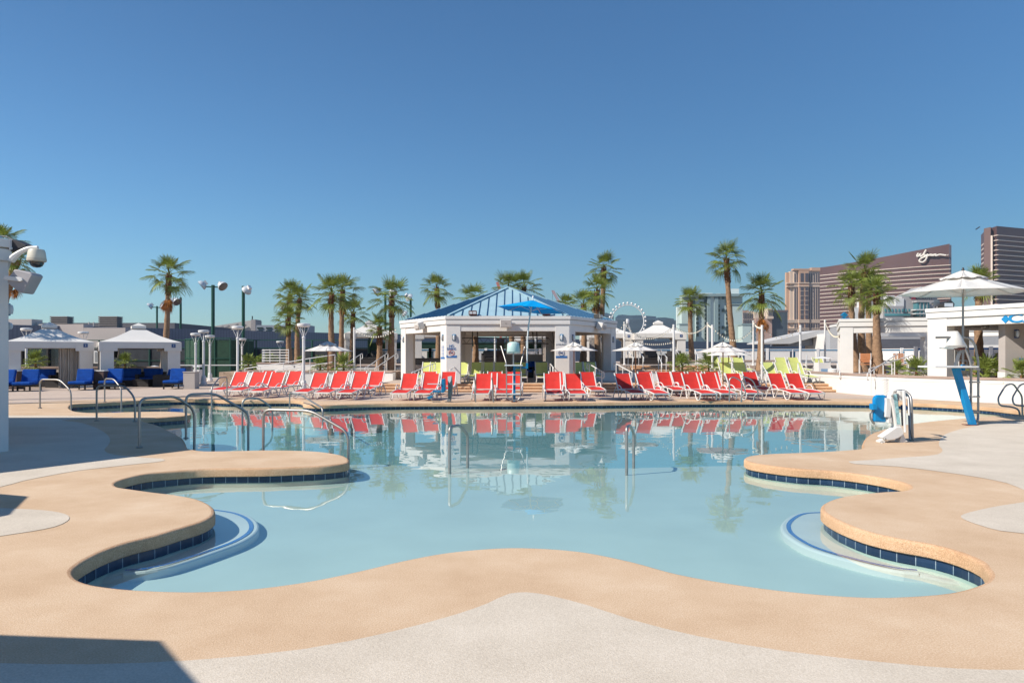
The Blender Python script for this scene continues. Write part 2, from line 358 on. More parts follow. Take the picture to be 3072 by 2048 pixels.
bench([(2560,1534),(2455,1537),(2415,1540),(2386,1552),(2368,1569),(2365.6,1581),(2374,1598),(2399,1617),(2436,1637),(2477.5,1652),(2544,1670.5),(2627,1691),(2710,1706),(2776,1711)], (2780,1600), [(2850,1718),(2950,1722)], 'curved underwater bench with blue tile line below the right tan lobe')
# water
wm = bpy.data.materials.new('pool_water'); wm.use_nodes = True; t = wm.node_tree; N = t.nodes; L = t.links
N.remove(N['Principled BSDF']); tr = N.new('ShaderNodeBsdfTransparent'); tr.inputs[0].default_value = (.86,.965,.985,1)
gl = N.new('ShaderNodeBsdfGlossy'); gl.inputs[1].default_value = .0; fr = N.new('ShaderNodeLayerWeight'); fr.inputs[0].default_value = .5
pw5 = N.new('ShaderNodeMath'); pw5.operation = 'POWER'; pw5.inputs[1].default_value = 4.2; sc5 = N.new('ShaderNodeMath'); sc5.operation = 'MULTIPLY_ADD'; sc5.inputs[1].default_value = .98; sc5.inputs[2].default_value = .02
mx = N.new('ShaderNodeMixShader'); bp = N.new('ShaderNodeBump'); bp.inputs['Strength'].default_value = 1; bp.inputs['Distance'].default_value = .0042
tc = N.new('ShaderNodeTexCoord'); mp = N.new('ShaderNodeMapping'); mp.inputs['Scale'].default_value = (1, 1.0, 1)
n1 = N.new('ShaderNodeTexNoise'); n1.inputs['Scale'].default_value = 2.0; n1.inputs['Detail'].default_value = 1.6; n1.inputs['Roughness'].default_value = .45
n2 = N.new('ShaderNodeTexNoise'); n2.inputs['Scale'].default_value = .35; n2.inputs['Detail'].default_value = 2
mr = N.new('ShaderNodeMapRange'); mr.inputs[1].default_value = .4; mr.inputs[2].default_value = .62; mr.inputs[3].default_value = .25; mr.inputs[4].default_value = 1.0
mu = N.new('ShaderNodeMath'); mu.operation = 'MULTIPLY'
L.new(tc.outputs['Object'], mp.inputs[0]); L.new(mp.outputs[0], n1.inputs['Vector']); L.new(mp.outputs[0], n2.inputs['Vector'])
L.new(n2.outputs[0], mr.inputs[0]); L.new(n1.outputs[0], mu.inputs[0]); L.new(mr.outputs[0], mu.inputs[1]); L.new(mu.outputs[0], bp.inputs['Height'])
L.new(bp.outputs[0], gl.inputs['Normal']); L.new(bp.outputs[0], fr.inputs['Normal'])
L.new(fr.outputs[1], pw5.inputs[0]); L.new(pw5.outputs[0], sc5.inputs[0]); L.new(sc5.outputs[0], mx.inputs[0]); L.new(tr.outputs[0], mx.inputs[1]); L.new(gl.outputs[0], mx.inputs[2]); L.new(mx.outputs[0], N['Material Output'].inputs[0])
pw = [(p.x,p.y) for p in off(.05)]
wb = holed(pw, [], WZ)
struct(wb.build('water', wm), 'calm clear blue pool water mirroring the loungers')
# grey sweeps of deck
def patch(name, pts, m, lab, ext=(), closed_step=.2, z=.004):
    line = crom([G(x, y) for x, y in pts], False, closed_step)
    struct(holed([(p.x,p.y) for p in line] + list(ext), [], z).build(name, m), lab)
patch('grey_deck', [(-500,1975),(0,1990),(261,1993),(562,1982),(914,1947),(1176,1895),(1372,1842),(1463,1810),(1528,1781),(1580,1777),(1646,1786),(1763,1816),(1894,1859),(2090,1908),(2351,1953),(2678,1990),(2874,2006),(3072,2010),(3500,1990)], GREY, 'pale grey sweep of deck nearest the viewer', [(9,4),(9,-12),(-9,-12),(-9,4)])
patch('grey_deck', [(-260,1515),(0,1524),(93,1528),(154,1533),(196,1542),(208,1552),(201,1563.5),(164,1580),(93.5,1594),(0,1608),(-260,1655)], GREY, 'small pale grey deck lobe at the left frame edge', [(-9.5,6),(-9.5,7.8)])
patch('grey_deck', [(-500,1530),(-200,1490),(0,1460.6),(70,1442),(140,1428),(234,1411.5),(327,1401),(421,1390.5),(468,1386),(494,1381),(482,1375.5),(421,1372),(365,1367),(327,1360),(313,1348),(323,1337),(330,1325),(327,1311),(313,1297),(281,1280.6),(234,1266.5),(187,1260),(260,1255),(340,1251),(200,1247),(0,1246),(-500,1246)], GREY, 'pale grey deck sweep beside the left pavilion', [(-20,16),(-20,8.5)])
patch('grey_deck', [(3400,1262),(3072,1264),(2963,1270),(2921,1279),(2875.6,1289),(2834,1303.7),(2819.6,1320),(2817.5,1337),(2828,1351),(2813,1362.5),(2772,1368),(2710,1372),(2627,1379),(2546,1384),(2565,1391.5),(2689,1399),(2813,1413.5),(2938,1432),(3021,1449),(3072,1469.5),(3400,1560)], GREY, 'pale grey deck sweep behind the blue and white pool lift', [(14,9),(18,13)])
patch('grey_deck', [(3300,1460),(3072,1506),(3000,1517),(2938,1529.6),(2892,1542),(2882,1550),(2896,1560),(2938,1575),(3000,1592),(3072,1600),(3300,1660)], GREY, 'pale grey deck lobe at the right frame edge', [(9,6.5),(9,8)])
patch('pale_deck', [(-200,1199),(53,1210),(158,1204),(317,1198),(448,1191),(541,1189),(684,1193),(799,1193),(880,1194),(960,1202),(1100,1202),(1300,1201),(1520,1200.5),(1800,1199),(2100,1196),(2400,1195),(2612,1197),(2780,1201),(2883,1206),(2959,1211),(3061,1217),(3200,1222)], FARD, 'pale beige deck strip under the red loungers', [(24,30),(60,40),(60,71),(-60,71),(-60,26)])
# ---------------------------------------------------------------- terraces, steps, planters
def terrace(name, poly, z0, z1, lab, m=FARD): return struct(MB().prism(poly, z0, z1).build(name, m), lab)
def steps(name, xa, xb, y, z0, n, rise, tread, lab, m=TANC):
    root = thing(name, lab, 'steps', (0,0,0))
    for k in range(n):
        ya = y + k*tread; z1 = z0 + rise*(k+1) - .002*(k == n-1); prof = [(ya+.03, z0 + rise*k - .01)]
        r_ = .045
        prof = [(ya+.03, z0+rise*k), (ya+.03, z1-.10)] + [(ya+.045-r_*math.sin(t_), z1-.05-.05*math.cos(t_)) for t_ in [i*math.pi/6 for i in range(7)]] + [(ya+tread+.05, z1), (ya+tread+.05, z0+rise*k)]
        mb = MB(); nn = len(prof)
        mb.add([(xa,p[0],p[1]) for p in prof]+[(xb,p[0],p[1]) for p in prof], [tuple(range(nn))[::-1], tuple(range(nn,2*nn))]+[(i,(i+1)%nn,nn+(i+1)%nn,nn+i) for i in range(nn)])
        mb.build('tread', m, root, smooth=True)
    return root
terrace('terrace', [(-5.9,32.62),(14.2,32.62),(14.2,40),(-5.9,40)], 0.001, .35, 'low terrace that carries the central pavilion')
terrace('terrace', [(1.9,38.9),(14.2,38.9),(14.2,41.6),(1.9,41.6)], .352, .56, 'second terrace behind the lime loungers')
terrace('terrace', [(-14.9,43.2),(16,42.7),(34,42.7),(34,70),(-21,70),(-17.3,56)], 0.001, 1.0, 'upper terrace that carries the white cabanas')
steps('deck_steps', -5.9, 1.65, 31.55, 0, 3, .117, .36, 'three tan rounded steps in front of the central pavilion')
steps('deck_steps', 1.66, 14.0, 31.55, 0, 3, .117, .36, 'three tan rounded steps right of the central pavilion below the lime loungers')
steps('deck_steps', 2.2, 10.0, 38.0, .35, 2, .105, .45, 'tan rounded steps behind the lime loungers')
steps('deck_steps', 6.9, 13.5, 41.5, .56, 4, .11, .30, 'tan rounded steps up to the right hand cabana')
def lowwall(pts, z0, z1, lab, th=.3, m=WHITE2, line=None, name='planter_wall'):
    root = thing(name, lab, 'wall')
    for i in range(len(pts)-1):
        (xa, ya), (xb, yb) = pts[i], pts[i+1]
        d = Vector((xb-xa, yb-ya, 0)).normalized(); n = Vector((-d.y, d.x, 0))
        if i == 0: W_ = MB(); K_ = MB()
    a = []; b_ = []; ka = []; kb = []
    for i, p in enumerate(pts):
        p0 = pts[max(i-1,0)]; p1 = pts[min(i+1,len(pts)-1)]; d = Vector((p1[0]-p0[0], p1[1]-p0[1], 0)).normalized(); n = Vector((-d.y, d.x, 0))
        a.append((p[0],p[1])); b_.append((p[0]+n.x*th, p[1]+n.y*th)); ka.append((p[0]-n.x*.04, p[1]-n.y*.04)); kb.append((p[0]+n.x*(th+.02), p[1]+n.y*(th+.02)))
    MB().prism(a + b_[::-1], z0, z1-.07).build('wall', m, root)
    MB().prism(ka + kb[::-1], z1-.072, z1).build('coping', CAP, root)
    if line: 
        la = [(x-(ka_[0]-x)*-.3, y-(ka_[1]-y)*-.3) for (x, y), ka_ in zip(a, ka)]
        MB().prism([(x*.7+k[0]*.3, y*.7+k[1]*.3) for (x,y),k in zip(a,ka)] + b_[::-1], z1-.20, z1-.074).build('band', m, root)
    return root
lowwall([(-13.6,36.6),(-11.9,36.3)], 0, .86, 'small white planter wall at the left end below the ramp')
lowwall([(-10.9,37.0),(-7.2,37.0),(-5.95,36.6)], 0, .80, 'low white planter wall behind the left row of red loungers')
lowwall([(-14.8,42.5),(-13.2,42.2),(-11.2,42.0)], 0, 1.18, 'taller white planter wall under the curved white railing')
lowwall([(-12,42.8),(-5.8,42.8)], .75, 1.02, 'thin white ledge wall in front of the fourth cabana')
lowwall([(3.9,35.2),(7.05,35.2)], .352, .86, 'short white planter wall with two palm shrubs behind the right red loungers')
lowwall([(8.6,38.2),(14.1,38.2)], .352, .75, 'white planter wall behind the lime loungers')
lowwall([(10.2,44.2),(16.2,44.2)], .9, 1.3, 'white planter wall below the white panel railing on the right')
struct(MB().box(-14.9,-5.96,37.3,42.2,.001,.74).build('planting_bed', ROCK), 'planting bed of the left palms')
struct(MB().box(3.95,7.0,35.5,38.0,.351,.8).build('planting_bed', ROCK), 'planting bed of two palm shrubs')
RW = [(13.95,36.5),(13.98,31.0),(14.25,29.0),(14.7,27.1),(15.6,25.4),(16.9,23.7),(19,21.6),(23,19)]
rwl = crom([Vector((x,y,0)) for x, y in RW], False, .5) + [Vector((23,19,0))]
lowwall([(p.x,p.y) for p in rwl], 0, .84, 'long curved white retaining wall along the right side of the pool', .35, line=True)
struct(MB().prism([(p.x+.3,p.y+.12) for p in rwl] + [(40,19),(40,42.6),(14.3,42.6)], .001, .74).build('raised_deck', FARD), 'raised deck behind the right retaining wall')
# ---------------------------------------------------------------- pavilions
def polyoff(V, d):
    n = len(V); out = []
    for i in range(n):
        a, b_, c = V[i-1], V[i], V[(i+1)%n]
        d1 = (b_-a).normalized(); d2 = (c-b_).normalized(); n1 = Vector((d1.y,-d1.x)); n2 = Vector((d2.y,-d2.x))
        k = (n1+n2); out.append(b_ + k * (d / max(.2, k.length_squared/2)))
    return out
def ring(V, o0, o1, z0, z1, mb=None):
    """closed band between two offsets of a CCW polygon"""
    mb = mb or MB(); A = polyoff(V, o0); B = polyoff(V, o1); n = len(V)
    for i in range(n):
        j = (i+1)%n
        q = [A[i], A[j], B[j], B[i]]
        mb.add([(p.x,p.y,z0) for p in q]+[(p.x,p.y,z1) for p in q], [(3,2,1,0),(4,5,6,7),(0,1,5,4),(2,3,7,6)])
    return mb
def pavilion(name, V, z0, lab, roof=None, cols=None, m=WHITE, wid=.62, top=3.31, ceil=True):
    c = sum(V, Vector((0,0))) / len(V); V = [v - c for v in V]; root = thing(name, lab, 'pavilion', (c.x, c.y, 0))
    ring(V, .09, -.45, top-.14, top).build('cornice', m, root, bevel=.008)
    ring(V, .065, -.44, top-.36, top-.165).build('fascia', m, root, bevel=.008)
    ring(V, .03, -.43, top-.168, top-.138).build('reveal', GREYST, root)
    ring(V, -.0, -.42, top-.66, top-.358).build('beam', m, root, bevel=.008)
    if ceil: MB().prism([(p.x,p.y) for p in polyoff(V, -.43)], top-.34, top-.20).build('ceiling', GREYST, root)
    n = len(V); VI = polyoff(V, .02); VN = polyoff(V, -.42)
    for i in (cols if cols is not None else range(n)):
        b_ = VI[i]; d1 = (VI[i-1]-b_).normalized(); d2 = (VI[(i+1)%n]-b_).normalized(); q = VN[i]
        poly = [b_, b_+d2*wid, q+d2*(wid-.24), q, q+d1*(wid-.24), b_+d1*wid]
        poly = [b_, b_+d2*wid, b_+d2*wid+(q-b_).normalized()*0+(Vector((-d2.y,d2.x)))*.42, q, b_+d1*wid+Vector((d1.y,-d1.x))*.42, b_+d1*wid]
        mb = MB().prism([(p.x,p.y) for p in poly], z0, top-.357)
        mb.build('column', m, root, bevel=.008)
    if roof:
        E = polyoff(V, -.10); ap = Vector((0,0,roof)); ez = top+.015; mb = MB()
        for i in range(n):
            a, b_ = E[i], E[(i+1)%n]
            mb.add([(a.x,a.y,ez),(b_.x,b_.y,ez),tuple(ap)], [(0,1,2)])
        rf = mb.build('roof', ROOFB, root)
        sm = MB(); hp = MB()
        for i in range(n):
            a, b_ = Vector((E[i].x,E[i].y,ez)), Vector((E[(i+1)%n].x,E[(i+1)%n].y,ez)); L_ = (b_-a).length; md = (a+b_)/2
            hp.beam(a + Vector((0,0,.03)), ap + Vector((0,0,.03)), .14, .05); k = int(L_/.37)
            for j in range(-(k//2), k//2+1):
                s_ = (j+.5)*.37
                if abs(s_) > L_/2-.05: continue
                p = md + (b_-a).normalized()*s_; e = ap - md; t_ = 1 - abs(s_)/(L_/2)
                sm.beam(p + Vector((0,0,.02)), p + e*t_*.985 + Vector((0,0,.02)), .022, .05)
        sm.build('standing_seams', ROOFD, rf); hp.build('hip_caps', ROOFB, rf)
    root['zt'] = top
    return root, c
def hexa(cx, cy, s, rot): return [Vector((cx+s*math.cos(rot+i*math.pi/3), cy+s*math.sin(rot+i*math.pi/3))) for i in range(6)]
S_ = 5.37
pcx, pcy = XD(1523.5, 32.0), 32.15 + S_*.866
CV = hexa(pcx, pcy, S_, R(0))       # vertices: 0 right, 1 back right, 2 back left, 3 left, 4 front left, 5 front right
pav, pc = pavilion('pavilion', CV, .35, 'central white hexagonal pavilion with blue metal roof', roof=4.98)
yF = CV[4].y - pc.y                  # local y of the front face
def facespot(i, s, z, out=0.):
    """point on face i->i+1 of the central pavilion, s metres from vertex i"""
    a, b_ = CV[i]-pc, CV[(i+1)%6]-pc; d = (b_-a).normalized(); n = Vector((d.y,-d.x)); p = a + d*s + n*out
    return (p.x, p.y, z), math.atan2(n.y, n.x) + math.pi/2
def sconce(parent_loc, rz, lab, z=None):
    r = thing('wall_sconce', lab, 'wall lamp', parent_loc, rz, 'oval wall sconces')
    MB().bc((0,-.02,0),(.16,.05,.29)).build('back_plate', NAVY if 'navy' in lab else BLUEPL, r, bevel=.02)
    mb = MB(); pr = []
    for i in range(7):
        t_ = i/6*math.pi; pr.append((0.058*math.sin(t_)**.6+.001, -.12*math.cos(t_)))
    mb.lathe(pr, 12); mb.V = [(x, y*1.05-.06, z_) for x, y, z_ in mb.V]; mb.build('lens', LENS, r, smooth=True)
    for s_ in (-1,1): MB().beam((s_*.072,-.045,-.10),(s_*.072,-.045,.10),.02,.06).build('guard', STEEL, r)
    return r
def onpav(i, s, z, out, f, *a, **k):
    p, rz = facespot(i, s, z, out); return f((p[0]+pc.x, p[1]+pc.y, p[2]), rz, *a, **k)
zS = ZD(1012, 32.0)
onpav(4, .33, zS, .0, sconce, 'pale oval sconce on the front of the NO DIVING column')
onpav(4, S_-.33, zS, .0, sconce, 'pale oval sconce on the front of the ATTENTION column')
onpav(3, S_-.35, zS, .0, sconce, 'blue oval sconce on the left face of the NO DIVING column')
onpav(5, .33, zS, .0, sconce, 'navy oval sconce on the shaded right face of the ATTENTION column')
onpav(3, .35, zS, .0, sconce, 'blue oval sconce on the far left column of the central pavilion')
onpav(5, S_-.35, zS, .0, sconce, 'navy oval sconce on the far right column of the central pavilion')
# signs painted on the columns (parts of the pavilion)
def sg(px, py): return (XD(px, 32.13)-pc.x, yF-.028, ZD(py, 32.13))
text('NO', pav, sg(1354.5,1038), .16, SIGNB, sx=.85, name='sign_lettering'); text('DIVING', pav, sg(1354.5,1046.5), .15, SIGNB, sx=.8, name='sign_lettering')
def ringsign(px, py, r, m, sl):
    x, y, z = sg(px, py); mb = MB(); n = 28
    mb.tube([(x+r*math.cos(t_), y, z+r*math.sin(t_)) for t_ in [2*math.pi*i/n for i in range(n)]], .009, 5, True)
    mb.beam((x-r*.7,y,z+r*.7*sl),(x+r*.7,y,z-r*.7*sl),.012,.018); mb.build('prohibition_ring', m, pav)
    f = MB(); f.beam((x-r*.5,y,z-r*.1),(x+r*.5,y,z+r*.3),.01,.03); f.beam((x-r*.1,y,z+.0),(x+r*.4,y,z-r*.3),.01,.025); f.lathe([(.022,-.004),(.022,.004)],8,(x-r*.62,y,z-r*.05)); f.build('diver_symbol', NAVY, pav)
ringsign(1355,1058,.115,SIGNR,1); ringsign(1684.5,1058.5,.125,NAVY,1)
x, y, z = sg(1355,1069)
MB().xz([(x-.235,z-.05),(x+.225,z-.05),(x+.225,z+.045),(x+.05,z+.02),(x-.08,z-.005),(x-.16,z+.0),(x-.20,z+.06),(x-.235,z+.06)], y-.002, y+.004).build('wave_stripe', SIGNB, pav)
x, y, z = sg(1684.5,1070.5); MB().xz([(x-.25,z-.045),(x+.25,z-.045),(x+.25,z+.045),(x-.25,z+.045)], y-.002, y+.004).build('blue_stripe', SIGNB, pav)
text('ATTENTION', pav, sg(1684,1033.5), .085, M('sign_grey', (.2,.26,.34), .6), name='sign_lettering')
for k in range(4):
    for s_ in (0,1):
        p, rz = facespot(3, S_-.42+s_*.17, ZD(1041+(k//1)*0+ k*9.5, 31.9), .024); MB().bc((0,0,0),(.06,.008,.09)).bc((0,0,.075),(.05,.008,.03)).build('pictogram', SIGNB, pav, loc=p, rz=rz)
p, rz = facespot(3, S_-.35, ZD(1074, 31.9), .024); MB().bc((0,0,0),(.42,.008,.08)).build('blue_stripe', SIGNB, pav, loc=p, rz=rz)
# loudspeakers and floodlights
def speaker(loc, rz, lab, tilt=0.):
    r = thing('loudspeaker', lab, 'loudspeaker', loc, rz, 'white loudspeakers on the pavilion')
    MB().bc((0,-.22,0),(.50,.30,.34), rx=tilt).build('cabinet', WHITE, r, bevel=.02); MB().bc((0,-.375,0),(.45,.01,.29)).build('grille', GREYST, r)
    MB().beam((0,-.1,0),(0,.0,0),.08,.08).build('bracket', WMET, r); MB().bc((.0,-.384,.0),(.03,.01,.03)).build('badge', DARK, r); return r
zc = ZD(971, 32)
onpav(4, S_*.485, zc, .05, speaker, 'white box loudspeaker at the centre of the front fascia')
onpav(3, S_*.55, ZD(977,34), .05, speaker, 'white box loudspeaker on the left fascia', tilt=.3)
onpav(5, S_*.55, ZD(977,34), .05, speaker, 'white box loudspeaker on the shaded right fascia', tilt=.3)
def flood(loc, rz, lab, m=RUST):
    r = thing('floodlight', lab, 'floodlight', loc, rz, 'floodlights on the pavilion roof')
    MB().xz([(-.17,.04),(.17,.04),(.155,.24),(-.155,.24)], -.12, .2).build('housing', BRONZE, r, bevel=.01)
    MB().bc((0,-.13,.14),(.36,.03,.17)).build('rim', m, r); 
    for s_ in (-1,1): MB().bc((s_*.078,-.148,.14),(.13,.01,.11)).build('lamp_glass', LENS, r)
    MB().beam((0,0,0),(0,0,.06),.1,.05).build('foot', m, r); return r
onpav(4, 1.15, 3.31, -.02, flood, 'rust red twin floodlight on the left part of the front cornice')
onpav(4, S_-1.0, 3.31, -.02, flood, 'rust red twin floodlight under the blue umbrella')
onpav(5, S_*.62, 3.31, -.02, flood, 'grey floodlight on the right side of the cornice', m=STEEL)
# stage rig inside the pavilion
rig = thing('lighting_truss', 'black lighting truss hanging inside the central pavilion', 'lighting truss', (pc.x, pc.y-.3, 2.45))
tr_ = MB()
for zz in (0,-.28): tr_.beam((-2.3,0,zz),(2.0,0,zz),.04,.04)
for k in range(11): tr_.beam((-2.3+k*.43,0,0),(-2.3+(k+.5)*.43,0,-.28),.015,.015).beam((-2.3+(k+.5)*.43,0,-.28),(-2.3+(k+1)*.43 if k<10 else 2.0,0,0),.015,.015)
tr_.build('truss', BRONZE, rig)
for xx in (-1.8,-1.55,1.2,1.4): MB().beam((xx,-.05,.55),(xx+.05,-.05,-.42),.05,.05).build('clamp', BRONZE, rig)
MB().box(-2.1,1.9,.1,.3,.18,.26).build('crossbar', WMET, rig)
tag(MB().tube(fillet([(pc.x+2.2,pc.y-.3,2.75),(pc.x+2.3,pc.y-.4,1.8),(pc.x+2.55,pc.y-.6,1.35),(pc.x+2.9,pc.y-.6,1.45)],.6,6), .022, 6).build('black_cable', BRONZE), 'thick black cable hanging inside the central pavilion', 'cable')
bcn = thing('bar_counter', 'grey bar counter with a steel frame seen through the central pavilion', 'counter', (XD(1517,41.5), 41.5, .56))
MB().box(0,2.1,0,.6,0,1.05).build('counter', GREYST, bcn); MB().box(-.05,2.15,-.05,.65,1.051,1.11).build('counter_top', WMET, bcn)
for xx in (0,2.04): MB().box(xx,xx+.06,-.02,.04,1.11,2.25).build('frame_post', WMET, bcn)
MB().box(0,2.1,-.02,.04,2.251,2.31).build('frame_beam', WMET, bcn); MB().box(0,2.1,-.02,.04,1.75,1.80).build('frame_beam', WMET, bcn)
for px_, w_, lab_ in ((1491,.45,'brown slatted wooden screen behind the lifeguard stand'),(1768,.85,'grey slatted wooden screen seen through the right pavilion opening')):
    scn = thing('wooden_screen', lab_, 'screen', (XD(px_,41.0), 41.0, .56)); mb = MB()
    for k in range(int(w_/.07)): mb.box(k*.07,k*.07+.055,0,.03,0,1.95)
    mb.build('slats', BROWN if w_ < .6 else M('weathered_wood',(.46,.41,.37),.85,var=.3,scale=9), scn); MB().box(-.03,w_+.02,-.01,.05,1.951,2.02).build('top_rail', GREYST, scn)
# left pavilion that casts the long shadow
LV = [Vector(p) for p in [(-8.40,12.2),(-11.85,16.95),(-17.4,16.9),(-20.4,12.2),(-17.2,7.6),(-11.3,7.55)]]
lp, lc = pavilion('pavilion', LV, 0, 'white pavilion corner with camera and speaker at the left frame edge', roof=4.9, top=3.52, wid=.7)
x0 = XD(17, 12.3); yq = 12.2
def lft(px, py, D=12.2): return Vector((XD(px, D), D, ZD(py, D)))
d = thing('dome_camera', 'white dome security camera on an arm at the left pavilion corner', 'security camera', lft(110, 770, 12.0))
MB().lathe([(.06,.125),(.11,.115),(.125,.08),(.138,-.02),(.138,-.03)], 20).build('housing', M('cream_plastic',(.66,.62,.52),.5), d, smooth=True)
MB().lathe([(.142,-.03),(.142,-.07),(.125,-.085)], 20).build('collar', M('cream_plastic',(.55,.50,.42),.5), d, smooth=True)
MB().lathe([(.108,-.08),(.105,-.11),(.085,-.15),(.05,-.172),(.005,-.18)], 18).build('glass_dome', GLASSD, d, smooth=True)
MB().tube(fillet([(-.42,.0,-.06),(-.30,0,.06),(-.12,0,.145),(.02,0,.15)],.15), [.06,.055,.05,.045,.042,.04,.04,.038,.036,.035,.033,.032,.03,.03][:len(fillet([(-.42,.0,-.06),(-.30,0,.06),(-.12,0,.145),(.02,0,.15)],.15))], 8).build('arm', WMET, d, smooth=True)
sp = thing('loudspeaker', 'tilted pale grey loudspeaker bracketed below the dome camera', 'loudspeaker', lft(76, 842, 12.0))
def q(zx, zy): return ((zx/5.6-76)/183.3, -(680+zy/5.6-842)/183.3)
MB().xz([q(*p) for p in [(330,732),(395,735),(610,788),(645,828),(490,1110),(465,1132),(400,1105),(215,960),(225,880)]], -.14, .14).build('cabinet', M('grey_cabinet',(.42,.40,.42),.6), sp, bevel=.02)
MB().xz([q(*p) for p in [(180,835),(440,868),(485,885),(488,920),(455,938),(180,905)]], -.17, -.142).build('bracket', WMET, sp, bevel=.005)
sp2 = thing('loudspeaker', 'black wedge loudspeaker above the dome camera arm', 'loudspeaker', lft(70, 740, 12.3))
def q2(zx, zy): return ((zx/5.6-70)/178.9, -(680+zy/5.6-740)/178.9)
MB().xz([q2(*p) for p in [(275,240),(300,225),(515,325),(510,350),(260,435)]], -.12, .16).build('cabinet', M('charcoal',(.035,.033,.042),.6), sp2, bevel=.008)
MB().xz([q2(*p) for p in [(250,235),(275,245),(280,380),(300,370),(290,405),(255,405)]], -.15, -.122).build('bracket', WMET, sp2)
tag(MB().tube([lft(x_, y_, 12.25) for x_, y_ in [(-20,709),(0,708),(22,711),(38,719),(44,727)]], .012, 6).build('cable_conduit', STEEL), 'thin grey conduit bending over the left pavilion roof edge', 'conduit')
for py_, lab in ((928,'upper blue and white oval sconce on the left pavilion column'), (968,'lower blue and white oval sconce on the left pavilion column')):
    s_ = 1. if py_ == 928 else .7
    sc_ = sconce(lft(18 if py_==928 else 17, py_ if py_==928 else 978, 12.35), R(90), lab)
    sc_.scale = (s_*.8,1,s_*.72)
text('NO DIVING', lp, (LV[0].x-lc.x-.62, LV[0].y-lc.y-.2, ZD(1020,12)), .16, SIGNB, name='sign_lettering', rot=(R(90),0,R(40)))
# right pavilions
def pvright():
    d1 = Vector((1.0,-2.25)).normalized()
    a = Vector((15.32,27.0)); b_ = a + d1*5.4; V = [a, b_, b_+Vector((4.6,-.9)), b_+Vector((8,3.2)), a+Vector((7.6,4.6)), a+Vector((2.8,3.6))]
    return V
RV = pvright()
rp, rc = pavilion('pavilion', RV, .74, 'bright white pavilion with blue lettering at the right frame edge', top=3.30, wid=.75, m=WHITE2)
a, b_ = RV[0]-rc, RV[1]-rc; dd = (b_-a).normalized(); nn = Vector((dd.y,-dd.x)); rz = math.atan2(nn.y, nn.x)+math.pi/2
def onr(px, z, out=.02):
    # where the sight line through photo column px meets the front face
    t_ = (px-CX)/FX; A = RV[0]; s_ = (A.x - t_*A.y)/(t_*dd.y - dd.x); p = A + dd*s_ + nn*out - rc; return (p.x, p.y, z)
zl = 2.82
text('CA', rp, onr(3069, 2.80, .005), .40, M('letter_blue',(.01,.26,.58),.4), rot=(R(90),0,rz), sx=1.75, ext=.02, off=.008, name='blue_lettering')
p = onr(3017, 2.80, .01); MB().xz([(0,-.14),(.14,0),(0,.14),(-.14,0)], -.01, .02).build('diamond_emblem', M('letter_blue',(.01,.26,.58),.4), rp, loc=p, rz=rz)
iw = thing('pavilion_wall', 'grey inner wall pier with wall lamps inside the right pavilion', 'wall', (XD(3034,24.6)+.55, 24.9, 0))
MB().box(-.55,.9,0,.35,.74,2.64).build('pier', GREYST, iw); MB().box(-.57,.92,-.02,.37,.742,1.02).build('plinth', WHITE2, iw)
MB().xz([(-.1,1.4),(.06,1.4),(.06,1.5),(-.1,1.5)],-.03,-.005).build('notice_plate', SIGNB, iw)
sconce((XD(3054,24.8), 24.88, ZD(1001,24.8)), 0, 'navy oval sconce on the pier inside the right pavilion')
sconce((XD(3028,25.4), 25.35, ZD(999,25.4)), R(-90), 'navy oval sconce on the edge of the inner pier of the right pavilion')
fan = thing('ceiling_fan', 'dark ceiling fan under the right pavilion roof', 'ceiling fan', (XD(2944,26.5)+.6, 27.2, 2.72))
MB().lathe([(.1,.0),(.14,-.05),(.12,-.12),(.04,-.15)], 12).build('motor', STEEL, fan, smooth=True); MB().beam((0,0,0),(0,0,.25),.04,.04).build('rod', STEEL, fan)
for k in range(4): MB().box(.12,.85,-.07,.07,-.075,-.06).build('blade', BRONZE, fan, rz=k*math.pi/2+.3)
fl = thing('floodlight', 'grey twin floodlight on the roof of the right pavilion', 'floodlight', (XD(2846,26.6), 26.8, 3.31))
MB().xz([(-.16,.03),(.2,.03),(.22,.16),(.12,.26),(-.06,.25),(-.18,.1)], -.2,.2).build('housing', BRONZE, fl, bevel=.01); MB().bc((0,-.21,.11),(.3,.02,.13)).build('lamp_glass', LENS, fl)
hs = thing('horn_speaker', 'round horn speaker beside the floodlight on the right pavilion', 'loudspeaker', (XD(2815,26.8), 27.0, 3.31))
MB().beam((0,0,0),(0,0,.2),.03,.03).build('stand', BRONZE, hs); hb = MB().lathe([(.13,-.1),(.10,-.08),(.06,.02),(.05,.18)], 14); hb.V = [(x,z,y+.2) for x,y,z in hb.V]; hb.build('horn', STEEL, hs, smooth=True)
PV = [Vector(p) for p in [(15.40,34.35),(18.9,33.0),(24.5,33.2),(27.0,38),(24,42.2),(18.4,41.4)]]
rp2, _ = pavilion('pavilion', PV, .74, 'bright white open pavilion with four palms beside its left column', top=3.29, wid=.55, m=WHITE2, cols=(0,3,4,5), ceil=False)
bd = thing('roof_lamp', 'small blue diamond shaped lamp on the right open pavilion', 'lamp', (XD(2543,34.6), 35.0, 3.30))
MB().xz([(0,.06),(.16,.2),(.02,.34),(-.14,.2)], -.1,.1).build('lamp_head', BLUEPL, bd); MB().box(-.1,.25,-.1,.1,-.0,.07).build('foot', BLUEPL, bd)
